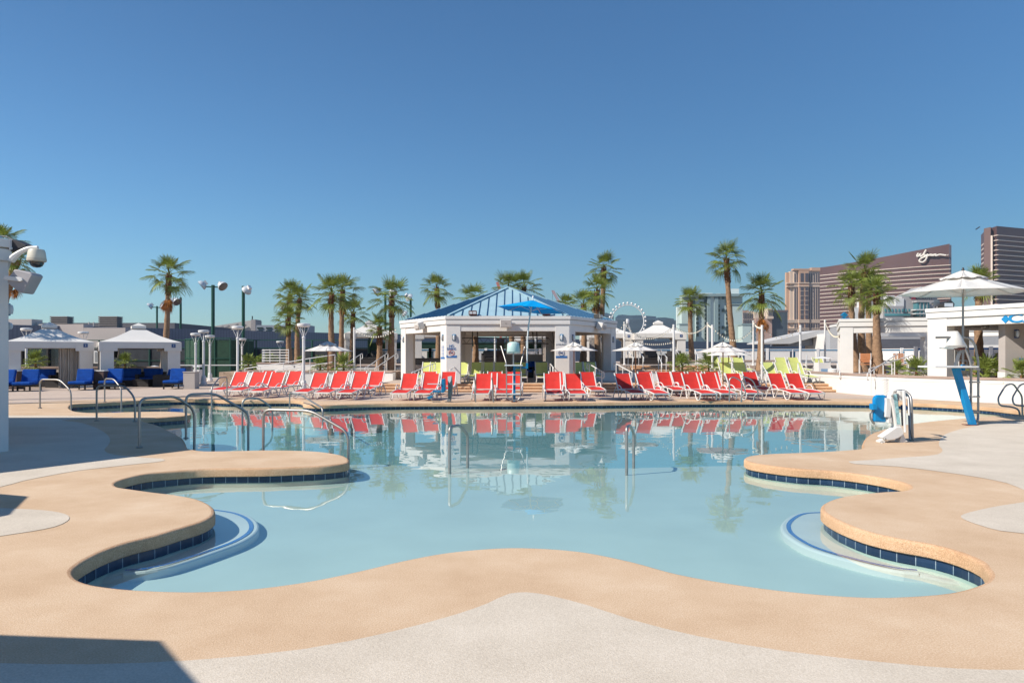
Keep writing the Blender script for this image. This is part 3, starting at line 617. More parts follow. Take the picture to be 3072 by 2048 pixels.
# ---------------------------------------------------------------- cabanas
def cabana(cx, y, w_, z0, lab, sign, dp=None, curtain=0, back=True, eave=2.25, rot=0.):
    dp = dp or w_; h = w_/2; a_ = R(rot); r = thing('cabana', lab, 'cabana', (cx - math.sin(a_)*dp/2, y + math.cos(a_)*dp/2, z0), a_, 'white canvas cabanas'); e = eave; hd = dp/2
    for sx in (-1,1):
        for sy in (-1,1): MB().box(min(sx*(h-.04),sx*(h-.62)), max(sx*(h-.04),sx*(h-.62)), min(sy*(hd-.04),sy*(hd-.5)), max(sy*(hd-.04),sy*(hd-.5)), 0, e-.40).build('post', CABF, r, bevel=.01)
    V = [Vector((-h,-hd)),Vector((h,-hd)),Vector((h,hd)),Vector((-h,hd))]
    ring(V, 0, -.06, e-.31, e).build('valance', CABF, r)
    for sx in (-1,1):
        for sy in (-1,1):
            cv = MB(); cv.box(*sorted((sx*(h+.012), sx*(h-.78))), *sorted((sy*(hd+.012), sy*(hd-.05))), e-.45, e-.004); cv.box(*sorted((sx*(h+.010), sx*(h-.05))), *sorted((sy*(hd+.010), sy*(hd-.7))), e-.448, e-.006); cv.build('corner_valance', CABF, r)
    rt = .34; zr = e+.72*w_/4.05
    mb = MB(); k = 6; A = []
    for j in range(k+1):
        t_ = j/k; zz = e + (zr-e)*(t_ - .10*math.sin(math.pi*t_)); a = (h+.0)*(1-t_)+rt*t_; b2 = (hd)*(1-t_)+rt*t_; A.append([(-a,-b2,zz),(a,-b2,zz),(a,b2,zz),(-a,b2,zz)])
    mb.add([p for q_ in A for p in q_], [(j*4+i, j*4+(i+1)%4, (j+1)*4+(i+1)%4, (j+1)*4+i) for j in range(k) for i in range(4)]); mb.build('roof', CABF, r)
    MB().box(-rt+.05,rt-.05,-rt+.05,rt-.05,zr-.04,zr+.1).build('vent_neck', GREYST, r)
    mb = MB(); c_ = rt*.98; mb.box(-c_,c_,-c_,c_,zr+.06,zr+.20); mb.add([(-c_,-c_,zr+.2),(c_,-c_,zr+.2),(c_,c_,zr+.2),(-c_,c_,zr+.2),(0,0,zr+.36)], [(0,1,4),(1,2,4),(2,3,4),(3,0,4)]); mb.build('vent_cap', CABF, r)
    pl = MB().box(h-.45,h-.27,-hd-.03,-hd-.014,e-.27,e-.09).build('number_plate', NAVY, r)
    text(sign, pl, (h-.36,-hd-.035,e-.18), .13, WMET, name='number', ext=.002)
    if curtain:
        mb = MB(); n = 26; vv = []
        for i in range(n+1):
            x_ = (h-.62-.85*curtain)+.85*curtain*i/n; yy = -hd+.35+.06*math.sin(i*1.9)+.03*math.sin(i*.7); vv += [(x_,yy,.02),(x_,yy,e-.32)]
        mb.add(vv, [(2*i,2*i+2,2*i+3,2*i+1) for i in range(n)]); mb.build('curtain', M('beige_curtain',(.62,.55,.48),.9,trans=.2), r, smooth=True)
    return r
cabana(XD(152,35.2), 35.2, 3.62, 0, 'white cabana numbered 2 with a palm shadow on its roof', '2', 3.6, curtain=1, rot=34)
cabana(XD(424,36.2), 36.2, 3.62, 0, 'white cabana numbered 3 beside the tall palm', '3', 3.6, rot=31)
cabana(XD(1114,53), 53, 3.72, 1.0, 'white cabana numbered 4 behind the palms left of the pavilion', '4', eave=2.2, rot=14)
cabana(XD(1322,50), 50, 3.8, 1.0, 'white cabana seen through the left side of the central pavilion', '5', eave=2.15, rot=8)
cabana(XD(1610,56), 56, 3.9, 1.0, 'white cabana with curtains seen through the central pavilion', '6', eave=2.15, curtain=1)
cabana(XD(1822,53), 53, 3.8, 1.0, 'white cabana half hidden behind the right edge of the central pavilion', '8', eave=2.15, rot=-4)
cabana(XD(1981,52), 52, 3.62, 1.0, 'white cabana with a blue sign right of the central pavilion', '9', eave=2.15, rot=-6)
# ---------------------------------------------------------------- loungers
def arc(pts, r=.15, n=5): return fillet(pts, r, n)
def make_lounger(sling, label, group):
    r = thing('sun_lounger', label, 'sun lounger', (0,0,0), 0, group)
    TP = math.radians(57); bl = .685; hz = .34
    by, bz = bl*math.cos(TP), bl*math.sin(TP)
    mb = MB(); n = 8; vv = []
    for i in range(n+1):
        t_ = i/n; y_ = -1.22 + 1.22*t_; z_ = .275 + .06*t_ + .035*math.sin(math.pi*t_)
        vv += [(-.27,y_,z_),(-.09,y_,z_-.014),(.09,y_,z_-.014),(.27,y_,z_)]
    mb.add(vv, [(4*i+j,4*i+j+1,4*i+4+j+1,4*i+4+j) for i in range(n) for j in range(3)]); mb.build('seat_sling', sling, r, smooth=True)
    mb = MB(); vv = []; nrm = Vector((0,math.sin(TP),-math.cos(TP)))
    for i in range(n+1):
        t_ = .06 + .94*i/n; s_ = -.03*math.sin(math.pi*t_)
        for x_, k_ in ((-.27,0),(-.1,.9),(.1,.9),(.27,0)):
            p = Vector((x_, by*t_, hz+bz*t_)) + nrm*(.03*math.sin(math.pi*t_)*k_); vv.append(p)
    mb.add(vv, [(4*i+j,4*i+j+1,4*i+4+j+1,4*i+4+j) for i in range(n) for j in range(3)]); mb.build('backrest_sling', sling, r, smooth=True)
    bf = MB()
    for sx in (-1,1): bf.beam((sx*.295,-.02,hz-.01),(sx*.295,by+.015,hz+bz+.02),.042,.035)
    bf.beam((-.30,by*.03,hz+.02),(.30,by*.03,hz+.02),.03,.03).build('backrest_frame', PLAS, r, bevel=.008)
    sf = MB()
    for sx in (-1,1):
        pts = arc([(sx*.30,-1.27,.25),(sx*.30,-1.0,.30),(sx*.30,-.4,.36),(sx*.30,.0,.335),(sx*.30,.34,.30)], .25, 4); sf.tube(pts, .02, 6)
    sf.beam((-.30,-1.27,.25),(.30,-1.27,.25),.045,.05).beam((-.30,.34,.30),(.30,.34,.30),.04,.04).build('seat_frame', PLAS, r, smooth=True)
    for sx in (-1,1):
        MB().tube(arc([(sx*.30,-1.22,.25),(sx*.315,-1.20,.06),(sx*.32,-1.06,.014),(sx*.315,-.92,.06),(sx*.31,-.78,.30)], .12, 5), .019, 6).build('front_leg', PLAS, r, smooth=True)
        MB().tube(arc([(sx*.32,-.52,.31),(sx*.35,-.34,.50),(sx*.36,-.12,.52),(sx*.36,.10,.38),(sx*.355,.36,.012)], .2, 5), .019, 6).build('armrest_leg', PLAS, r, smooth=True)
        MB().tube(arc([(sx*.31,-.44,.34),(sx*.315,-.30,.10),(sx*.315,-.16,.02),(sx*.31,-.05,.3)], .12, 4), .016, 6).build('middle_leg', PLAS, r, smooth=True)
    return r
RL = make_lounger(RED, 'red sling sun lounger', 'red sun loungers by the pool')
# (photo column of the hinge, distance, yaw degrees (+ = foot swings right), row)
REDS = [(709,29.3,-13,'f'),(763,29.0,-13,'f'),(822,28.4,-13,'f'),(950,27.7,-11,'f'),(1011,27.4,-11,'f'),(1074,27.2,-10,'f'),(1224,26.9,-6,'f'),(1289,26.8,-6,'f'),
 (1449,26.7,-1,'f'),(1515,26.7,-1,'f'),(1658,26.6,1,'f'),(1722,26.6,3,'f'),(1877,26.8,13,'f'),(1941,26.7,13,'f'),(2080,26.7,12,'f'),(2137,26.8,12,'f'),(2212,27.0,11,'f'),(2338.6,27.1,9,'f'),(2393,27.1,9,'f'),
 (797,31.2,-8,'b'),(875,30.6,-14,'b'),(1021,30.2,-5,'b'),(1072,30.2,-5,'b'),(1124,29.8,-8,'b'),(1284,29.9,-3,'b'),(1343,29.6,-3,'b'),(1484,29.7,0,'b'),(1542,29.6,0,'b'),(1670,29.7,2,'b'),(1768,29.2,10,'b'),
 (1942,29.5,6,'b'),(2000,29.3,12,'b'),(2045,29.3,13,'b'),(2094,29.4,8,'b'),(2145,29.4,8,'b'),(2260,29.3,9,'b')]
REDS.sort(key=lambda q_: (q_[3] == 'b', q_[0])); cnt = {'f':0,'b':0}; first = True
for px, D, yaw, row in REDS:
    i = cnt[row]; cnt[row] += 1
    lab = f"red sling lounger with white frame, {ORD[i]} from the left in the {'front' if row=='f' else 'rear'} poolside row"
    o = RL if first else copytree(RL); first = False
    o.location = (XD(px, D), D, 0.0045); o.rotation_euler.z = R(yaw + rng.uniform(-1,1)); o['label'] = lab
LL = make_lounger(LIME, 'lime', 'lime sun loungers on the terraces')
LIMES = [(1283,33.6,.35,-5,'left of the NO DIVING column, further left'),(1306,33.3,.35,-5,'touching the left edge of the NO DIVING column'),(1383,34.0,.35,-4,'between the NO DIVING column and the shaded ones'),
 (1431,34.2,.35,-2,'in the pavilion shade, leftmost of the shaded row'),(1464,34.2,.35,-1,'in the pavilion shade with a sunlit triangle across it'),(1499,34.2,.35,0,'in the pavilion shade left of the lifeguard post'),
 (1560,34.3,.35,0,'in the pavilion shade behind the lifeguard ladder'),(1626,34.2,.35,1,'in the pavilion shade with a lit seat right of the lifeguard post'),(1731,34.5,.35,3,'in the shade behind the umbrella pole'),(1772,34.5,.35,4,'in the shade behind the right pavilion palm'),
 (2182,33.9,.35,6,'behind the twin umbrellas in the lower row'),(2225,33.9,.35,6,'right of the twin umbrellas in the lower row'),(2312,33.9,.35,8,'right of the leaning palm in the lower row'),(2353,33.8,.35,8,'in the middle of the three beside the string light post'),(2397,33.8,.35,8,'at the right end of the lower row'),
 (2146,38.9,.56,5,'under the umbrellas at the left end of the upper row'),(2183,38.9,.56,5,'second in the upper row, just behind the umbrella poles'),(2220,38.9,.56,5,'third in the upper row left of the leaning palm'),(2349,38.9,.56,7,'in the upper row behind the string light posts'),(2388,38.9,.56,7,'in the upper row at the post with a clamp shadow'),(2461,38.6,.56,7,'half hidden behind the white towel bin')]
for k, (px, D, z, yaw, lab) in enumerate(LIMES):
    o = LL if k == 0 else copytree(LL); o.location = (XD(px, D), D, z+.001); o.rotation_euler.z = R(yaw); o['label'] = 'lime green lounger ' + lab
# blue chaises, armchairs and wicker things of the left cabanas
def make_chaise():
    r = thing('blue_chaise', 'x', 'chaise lounge', (0,0,0), 0, 'blue cushioned chaises by the cabanas')
    MB().box(-.35,.35,-.95,.40,.22,.28).build('frame', DARK, r)
    for sx in (-1,1):
        for yy in (-.88,.38): MB().box(sx*.33-.03,sx*.33+.03,yy-.03,yy+.03,0,.24).build('leg', DARK, r)
    MB().box(-.36,.36,-.97,.05,.28,.41).build('seat_cushion', BLUE, r, bevel=.04)
    MB().bc((0,.17,.66),(.70,.15,.60),rx=R(-18)).build('back_cushion', BLUE, r, bevel=.04); return r
BC = make_chaise()
for k, (px, D, yaw, lab) in enumerate([(15,32.6,8,'blue chaise cut by the left pavilion column'),(88,33.0,14,'blue chaise with dark shaded back in front of cabana 2'),(252,34.0,12,'blue chaise with a sunlit wrinkled back between the cabanas'),(342,34.7,10,'blue chaise at the left post of cabana 3'),(531,35.3,8,'blue chaise alone right of cabana 3')]):
    o = BC if k == 0 else copytree(BC); o.location = (XD(px, D), D, .005); o.rotation_euler.z = R(yaw); o['label'] = lab
def make_sofa():
    r = thing('wicker_armchair', 'x', 'armchair', (0,0,0), 0, 'dark wicker armchairs inside the cabanas')
    MB().box(-.5,.5,-.42,.42,0.0,.30).build('base', DARK, r)
    for sx in (-1,1): MB().box(min(sx*.5,sx*.62),max(sx*.5,sx*.62),-.42,.42,0,.60).build('arm', DARK, r)
    MB().box(-.62,.62,.42,.54,0,.72).build('back', DARK, r)
    MB().box(-.48,.48,-.42,.24,.30,.44).build('seat_cushion', BLUE, r, bevel=.03); MB().bc((0,.32,.66),(.96,.17,.46),rx=R(-10)).build('back_cushion', BLUE, r, bevel=.04); return r
SF = make_sofa()
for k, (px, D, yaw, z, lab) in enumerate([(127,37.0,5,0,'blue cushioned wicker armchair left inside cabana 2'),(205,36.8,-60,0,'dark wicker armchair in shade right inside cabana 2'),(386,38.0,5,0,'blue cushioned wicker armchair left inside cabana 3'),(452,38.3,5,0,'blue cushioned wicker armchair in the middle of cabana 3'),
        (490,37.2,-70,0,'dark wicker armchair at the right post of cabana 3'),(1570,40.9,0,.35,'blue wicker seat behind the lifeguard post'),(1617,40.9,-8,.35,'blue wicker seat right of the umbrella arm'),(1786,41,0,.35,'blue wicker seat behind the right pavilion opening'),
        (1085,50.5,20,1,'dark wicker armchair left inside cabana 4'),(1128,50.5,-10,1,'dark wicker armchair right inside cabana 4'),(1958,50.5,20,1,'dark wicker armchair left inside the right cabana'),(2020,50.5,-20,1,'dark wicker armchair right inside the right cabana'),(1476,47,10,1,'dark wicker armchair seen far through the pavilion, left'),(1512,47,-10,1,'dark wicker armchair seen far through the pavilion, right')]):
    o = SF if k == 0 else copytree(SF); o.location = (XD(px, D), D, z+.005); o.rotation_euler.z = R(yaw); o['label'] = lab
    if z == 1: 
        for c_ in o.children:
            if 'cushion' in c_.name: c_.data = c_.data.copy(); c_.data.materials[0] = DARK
def boxthing(name, lab, cat, px, D, z, w_, dp, h, m, top=None, grp=None):
    r = thing(name, lab, cat, (XD(px, D), D, z), 0, grp); MB().box(-w_/2,w_/2,0,dp,0,h-.04).build('body', m, r, bevel=.01); MB().box(-w_/2-.02,w_/2+.02,-.02,dp+.02,h-.04,h).build('top', top or m, r, bevel=.006); return r
boxthing('wicker_bench', 'long dark wicker bench in front of the right cabana', 'bench', 1925, 47.5, 1.0, 2.6, .7, .42, DARK)
boxthing('wicker_bench', 'dark wicker bench at the front of cabana 4', 'bench', 1100, 48.5, 1.0, 2.2, .7, .42, DARK)
boxthing('wicker_bench', 'dark wicker bench between the left pavilion columns', 'bench', 1280, 44.5, 1.0, 2.4, .7, .42, DARK)
boxthing('wicker_table', 'low dark wicker table between the two armchairs of the cabana beside the tall palm', 'table', 421, 36.9, 0, .8, .6, .38, DARK); boxthing('wicker_table', 'low dark wicker table in the leftmost cabana', 'table', 160, 36.0, 0, .8, .6, .38, DARK)
boxthing('cabinet', 'brown cabinet left of cabana 2', 'cabinet', 33, 34.2, 0, .55, .5, .88, BROWN, CABF); boxthing('cabinet', 'brown cabinet between cabanas 2 and 3', 'cabinet', 295, 34.4, 0, .5, .5, .88, BROWN, CABF)
boxthing('grey_cabinet', 'low pale cabinet right of the last blue chaise', 'cabinet', 567, 34.5, 0, .55, .5, .82, GREYST)
tvb = thing('television', 'black wall television inside cabana 3', 'television', (XD(351,38.3), 38.2, 1.75)); MB().bc((0,0,0),(.25,.08,.55),ry=R(8)).build('screen', GLASSD, tvb); MB().box(-.05,.05,.03,.25,-.1,.1).build('bracket', BRONZE, tvb)
lowwall([(-27.5,39.4),(-17.6,40.2)], 0, .98, 'long pale planter wall with brown cap behind cabanas 2 and 3', m=GREYST)
nb = thing('notice_board', 'white framed notice board between cabanas 2 and 3', 'notice board', (XD(298,40), 40.0, 1.5)); MB().box(-.3,.3,-.03,.0,-.35,.35).build('frame', WMET, nb); MB().box(-.22,.22,-.04,-.031,-.27,.27).build('notice', M('notice',(.3,.32,.34),.7), nb)
# ---------------------------------------------------------------- umbrellas
def umbrella(loc, rad, rim, apex, lab, grp='white market umbrellas', fab=None, pole=WOOD, n=8, tilt=(0,0), ph=.0, stand=True, sag=.06, poleto=None, rib=None):
    fab = fab or WFAB; r = thing('umbrella', lab, 'umbrella', loc, 0, grp); hd = bpy.data.objects
    T = Matrix.Rotation(tilt[0],4,'X') @ Matrix.Rotation(tilt[1],4,'Y'); P0 = Vector((0,0,apex))
    def tf(p): return P0 + T @ (Vector(p) - P0)
    def panel(r0, r1, z0, z1, name, scal=0., jit=.0):
        K = 6; J = 6; vv = []; ff = []
        for k in range(n):
            a0 = 2*math.pi*k/n+ph; a1 = 2*math.pi*(k+1)/n+ph; b_ = len(vv)
            for i in range(K+1):
                t_ = i/K; rr = r0+(r1-r0)*t_; zz = z0+(z1-z0)*t_
                for j in range(J+1):
                    s_ = j/J; x_ = rr*((1-s_)*math.cos(a0)+s_*math.cos(a1)); y_ = rr*((1-s_)*math.sin(a0)+s_*math.sin(a1))
                    dz = -sag*math.sin(math.pi*s_)*math.sin(math.pi*min(1,t_*.9)) - scal*math.sin(math.pi*s_)*-.5*t_**4 + jit*math.sin(k*2.3+j*1.7)*t_
                    vv.append(tf((x_,y_,zz+dz)))
            ff += [(b_+i*(J+1)+j, b_+(i+1)*(J+1)+j, b_+(i+1)*(J+1)+j+1, b_+i*(J+1)+j+1) for i in range(K) for j in range(J)]
        o = MB().add(vv, ff).build(name, fab, r, smooth=True); sm = o.modifiers.new('thick','SOLIDIFY'); sm.thickness = .006; return o
    H_ = apex-rim
    panel(.05, rad, apex-.10, rim, 'canopy', .03)
    if fab is not BLUEFAB:
        panel(.02, rad*.36, apex+.0, apex-.10-H_*.17, 'vent', .0, .012)
    pz = poleto if poleto is not None else 0
    if stand: MB().tube([(0,0,pz),(0,0,rim+.1),tf((0,0,apex-.05))], .024, 8).build('pole', pole, r, smooth=True)
    for k in range(n):
        a0 = 2*math.pi*k/n+ph
        MB().tube([tf((.03*math.cos(a0),.03*math.sin(a0),apex-.12)), tf((rad*.98*math.cos(a0),rad*.98*math.sin(a0),rim-.012))], .009, 5).build('rib', rib or pole, r)
    st = MB()
    for k in range(n):
        a0 = 2*math.pi*k/n+ph; st.tube([tf((.03*math.cos(a0),.03*math.sin(a0),rim-.02)), tf((rad*.5*math.cos(a0),rad*.5*math.sin(a0),(apex-.1+rim)/2-.02))], .008, 5)
    st.build('struts', rib or pole, r); MB().lathe([(.03,-.03),(.035,.0),(.02,.05),(.004,.07)], 10, tf((0,0,apex+.0))).build('finial', WMET if fab is BLUEFAB else BRONZE, r, smooth=True)
    if stand and pz == 0: MB().lathe([(.28,0),(.28,.05),(.06,.09),(.045,.3)], 16).build('base', BRONZE, r, smooth=True)
    return r
umbrella((XD(984,32.3),32.3,0.005), 1.06, ZD(1053,32.3), ZD(1023,32.3), 'white market umbrella behind the left row of red loungers', ph=.2)
umbrella((XD(1722,30.6),30.6,0.005), 1.06, ZD(1052,30.6), ZD(1028,30.6)+.03, 'white market umbrella in front of the ATTENTION column', ph=.35)
umbrella((XD(1907,30.6),30.6,0.005), 1.02, ZD(1052,30.6), ZD(1028,30.6)+.03, 'white market umbrella right of the central pavilion', ph=.1)
umbrella((XD(2169,28.1),28.1,0.005), 1.04, ZD(1056,28.1), ZD(1028,28.1)+.03, 'white market umbrella above the right red loungers, front of two', ph=.25)
umbrella((XD(2186,34.6),34.6,.355), 1.10, ZD(1066,34.6)-.35, ZD(1040,34.6)-.35, 'white market umbrella hidden behind another one, pole on the low terrace', ph=.1)
umbrella((-5.42,1.3,0.005), 1.85, 2.35, 3.0, 'white umbrella outside the frame that shades the lower left deck', ph=.3)
umbrella((-8.9,6.15,0.005), 1.4, 2.25, 2.8, 'white umbrella outside the frame by the left pavilion', ph=.05)
# ---------------------------------------------------------------- stainless pool rails
def rail(A, B, top, lab, flat=.25, drop=None, r=.024, rr=.16, topB=None):
    """A, B ground contact points; bar rises at A to 'top', runs level, slopes to 'drop' above B"""
    A = Vector(A); B = Vector(B); d = Vector((B.x-A.x, B.y-A.y, 0)); L_ = d.length; d.normalize()
    zt = top; zb = drop if drop is not None else zt-.3
    pts = [Vector((A.x,A.y,A.z-.02)), Vector((A.x,A.y,zt)), Vector((A.x,A.y,zt))+d*(L_*flat+.12), Vector((B.x,B.y,zb)), Vector((B.x,B.y,B.z-.02))]
    ro = thing('pool_handrail', lab, 'handrail', (A.x,A.y,A.z), 0, 'stainless pool handrails'); pts = [p-A for p in pts]
    MB().tube(fillet(pts, rr, 6), r, 10).build('rail', STEEL, ro, smooth=True)
    for p in (Vector((0,0,0)), B-A):
        if (A+p).z > -.01: MB().lathe([(.055,.005),(.055,.018),(.03,.03)], 14, (p.x,p.y,p.z)).build('floor_flange', STEEL, ro, smooth=True)
    return ro
def GW(px, py, z=WZ-.16): 
    p = G(px, py, WZ); return Vector((p.x, p.y, z))
rail(G(418,1343), GW(583,1349), .85, 'largest steel handrail in the shade of the left pavilion', .55, .58)
rail(G(290,1263), Vector((XD(405,17.6),17.6,0)), .86, 'steel handrail between the cabana deck and the shaded handrail', .62, .58)
rail(G(120,1224.5), Vector((XD(213,21.6),21.6,WZ-.1)), .87, 'leftmost steel handrail on the tan lobe by the pavilion column', .55, .55)
rail(G(314,1206), Vector((XD(364,24.3),24.3,WZ-.1)), .80, 'small steel handrail in front of the third cabana', .45, .5)
rail(G(558,1316.5), Vector((XD(745,14.8),14.8,WZ-.2)), .85, 'long sloping steel handrail rising from the left pool edge', .35, .44, rr=.14)
rail(GW(790,1372), GW(1045,1385), .66, 'long dark steel handrail behind the tip of the large left lobe', .5, .32)
rail(GW(727,1278), GW(817,1272), .515, 'short steel handrail in the water left of the red reflections', .40, .24)
rail(G(869,1222,WZ)+Vector((0,0,-.1)), GW(968,1255), .33, 'steel handrail at the tan corner of the far pool edge', .40, .12)
rail(G(681,1199), Vector((XD(635,24.6),24.6,WZ-.1)), .82, 'steel handrail in front of the first red lounger', .45, .52)
rail(GW(1349,1400), GW(1403,1383), .46, 'left of two short steel handrails standing in the middle of the pool', .34, .27, rr=.08)
rail(GW(1880,1404), GW(1901,1384), .47, 'right of two short steel handrails standing in the middle of the pool', .3, .3, rr=.08)
def grab(loc, rz, lab, s_=1., hh=.86):
    ro = thing('pool_grab_rail', lab, 'handrail', loc, rz, 'pool ladder grab rails')
    MB().tube(fillet([(0,0,0),(0,.0,hh*.9),(0.05,.12,hh),(.22,.3,hh*.86),(.36,.42,.30),(.22,.36,.22),(.20,.34,0)], .13, 5), .022, 8).build('rail', STEEL, ro, smooth=True); return ro
grab((XD(2188,25.0),25.0,.005), R(-60), 'left of a pair of steel grab rails at the right red loungers'); grab((XD(2225,25.0),25.0,.005), R(-60), 'right of a pair of steel grab rails at the right red loungers')
for k, px in enumerate((1425,1478)):
    ro = thing('pool_grab_rail', ('left' if k == 0 else 'right')+' of the narrow pair of grab rails left of the lifeguard stand', 'handrail', (XD(px,24.95),24.95,.005), 0, 'pool ladder grab rails')
    MB().tube(fillet([(0.03,-.1,0),(-.02,-.12,.45),(-.035,.1,.80),(-.03,.4,.80),(.01,.6,.45),(-.04,.62,0)], .12, 5), .022, 8).build('rail', STEEL, ro, smooth=True)
for k, (dx, dy) in enumerate(((0,0),(.55,.25))):
    ro = thing('pool_grab_rail', ('nearer' if k == 0 else 'farther')+' of the bent grab rails at the right frame edge', 'handrail', (XD(3060,19.3)+dx,19.3+dy,.005), 0, 'pool ladder grab rails')
    MB().tube(fillet([(0,0,0),(-.03,0,.17),(-.20,.02,.235),(-.50,.06,.26),(-.52,.1,.45),(-.24,.2,.80),(.02,.3,.84),(.4,.5,.5),(.45,.55,-.3)], .12, 5), .024, 8).build('rail', STEEL, ro, smooth=True)
# ---------------------------------------------------------------- white stair rails
def stair(pts, posts, lab, r=.022, grp='white stair handrails', loops=True, mid=()):
    ro = thing('stair_handrail', lab, 'handrail', pts[0], 0, grp); o_ = Vector(pts[0]); P = [Vector(p)-o_ for p in pts]
    if loops:
        d = (P[1]-P[0]).normalized(); d.z = 0; d.normalize(); a = P[0]; P = [a+Vector((0,0,-.26))+d*.02, a-d*.12+Vector((0,0,-.25)), a-d*.13+Vector((0,0,0))] + P
        d = (P[-1]-P[-2]); d.z = 0; d.normalize(); a = P[-1]; P += [a+d*.13, a+d*.13+Vector((0,0,-.26)), a+Vector((0,0,-.26))]
    MB().tube(fillet(P, .1, 4), r, 7).build('rail', WMET, ro, smooth=True)
    for (x_, y_, z0, z1) in posts: MB().tube([Vector((x_,y_,z0))-o_, Vector((x_,y_,z1))-o_], r*.95, 7).build('post', WMET, ro, smooth=True)
    return ro
def Q(px, D, z): return (XD(px, D), D, z)
def srail(pa, Da, za, pb, Db, zb, lab, h=.88, n=2, **k):
    A = Vector(Q(pa,Da,za)); B = Vector(Q(pb,Db,zb)); ps = []
    for i in range(n):
        t_ = .08 + .84*i/(n-1); p = A.lerp(B, t_); ps.append((p.x,p.y,p.z-.0,p.z+h))
    return stair([A+Vector((0,0,h)), B+Vector((0,0,h))], ps, lab, **k)
srail(1809,31.3,0, 1764,33.0,.35, 'white stair handrail right of the ATTENTION column', n=3)
srail(1659,31.5,0.2, 1650,32.7,.35, 'short white stair handrail at the left side of the ATTENTION column')
srail(1240,31.2,0, 1302,33.0,.35, 'white stair handrail left of the NO DIVING column', n=2)
srail(1352,31.6,0.1, 1378,32.9,.35, 'thin grey stair handrail in front of the NO DIVING column')
srail(1893,31.3,0.0, 1845,33.2,.35, 'pale stair handrail crossing the far right pavilion column', n=3)
srail(1100,37.4,.1, 1160,39.0,.8, 'white stair handrail left of the pavilion, lower of two', n=3); srail(1130,37.0,.1, 1190,38.6,.8, 'white stair handrail left of the pavilion, upper of two', n=3)
srail(1040,38.0,.3, 1085,40.0,.8, 'white stair handrail between the two left light posts')
srail(1985,35.3,.35, 1975,38.0,.7, 'short white stair handrail above the dark red loungers')
for k, (a_, b2) in enumerate(((1885,1897),(1917,1928),(1985,1998),(2030,2042),(2088,2092))): srail(b2+2,41.3,.56, a_-2,43.0,1.0, f'white stair handrail on the upper steps, {ORD[k]} from the left', h=.92, n=2)
srail(2300,31.2,0, 2284,33.0,.35, 'white stair handrail at the foot of the right steps, left one', n=2); srail(2400,31.2,0, 2394,33.0,.35, 'white stair handrail at the foot of the right steps, middle one', n=2)
srail(2519,31.2,0, 2512,33.0,.35, 'white stair handrail at the end of the retaining wall', n=2); srail(2180,35.0,.35, 2196,33.0,.35, 'small white stair handrail behind the twin umbrellas')
srail(2605,28.3,0, 2690,31.3,.74, 'white stair handrail in front of the retaining wall, nearer of two', h=.9, n=3); srail(2612,29.6,.2, 2735,31.9,.74, 'white stair handrail in front of the retaining wall, farther of two', h=.86, n=3)
srail(2418,37.0,.35, 2420,38.6,.7, 'white stair handrail between the lime loungers and the towel bin')
# ramp rails at left
rr_ = thing('ramp_railing', 'white ramp railing sweeping up behind the left red loungers', 'railing', Q(735,36.2,0)); o_ = Vector(Q(735,36.2,0))
PTS = [Vector(Q(735,36.2,.93)),Vector(Q(780,36.0,1.05)),Vector(Q(850,35.9,1.22)),Vector(Q(930,36.0,1.44)),Vector(Q(1005,36.3,1.62))]
MB().tube([p-o_ for p in crom(PTS,False,.3)]+[PTS[-1]-o_], .022, 7).build('rail', WMET, rr_, smooth=True)
MB().tube([p-o_-Vector((0,0,.35)) for p in crom(PTS,False,.3)], .018, 7).build('lower_rail', WMET, rr_, smooth=True)
for p in PTS: MB().tube([p-o_, p-o_-Vector((0,0,.75))], .02, 6).build('post', WMET, rr_)
rr_ = thing('ramp_railing', 'second white ramp railing in front, crossing the low planter wall', 'railing', Q(800,35.4,0)); o_ = Vector(Q(800,35.4,0))
PTS = [Vector(Q(800,35.4,.72)),Vector(Q(860,35.2,1.02)),Vector(Q(905,35.2,1.2))]
MB().tube([p-o_ for p in PTS], .022, 7).build('rail', WMET, rr_, smooth=True); MB().tube([p-o_-Vector((0,0,.3)) for p in PTS], .018, 7).build('lower_rail', WMET, rr_, smooth=True)
for p in PTS: MB().tube([p-o_, p-o_-Vector((0,0,.8))], .02, 6).build('post', WMET, rr_)
cr_ = thing('curved_railing', 'curved white railing with five bars on the taller planter wall', 'railing', Q(787,42.6,1.18)); o_ = Vector(Q(787,42.6,1.18))
cp = [Vector(Q(*a_)) for a_ in [(794,44.2,0),(787,43.6,0),(790,43.0,0),(810,42.5,0),(840,42.2,0),(866,42.0,0)]]; cl_ = crom(cp, False, .15)+[cp[-1]]
for k in range(5): MB().tube([Vector((p.x-o_.x,p.y-o_.y,.10+k*.155)) for p in cl_], .022, 6).build('bar', WMET, cr_, smooth=True)
for p in cp[::1]: MB().tube([(p.x-o_.x,p.y-o_.y,-.05),(p.x-o_.x,p.y-o_.y,.76)], .024, 6).build('post', WMET, cr_)
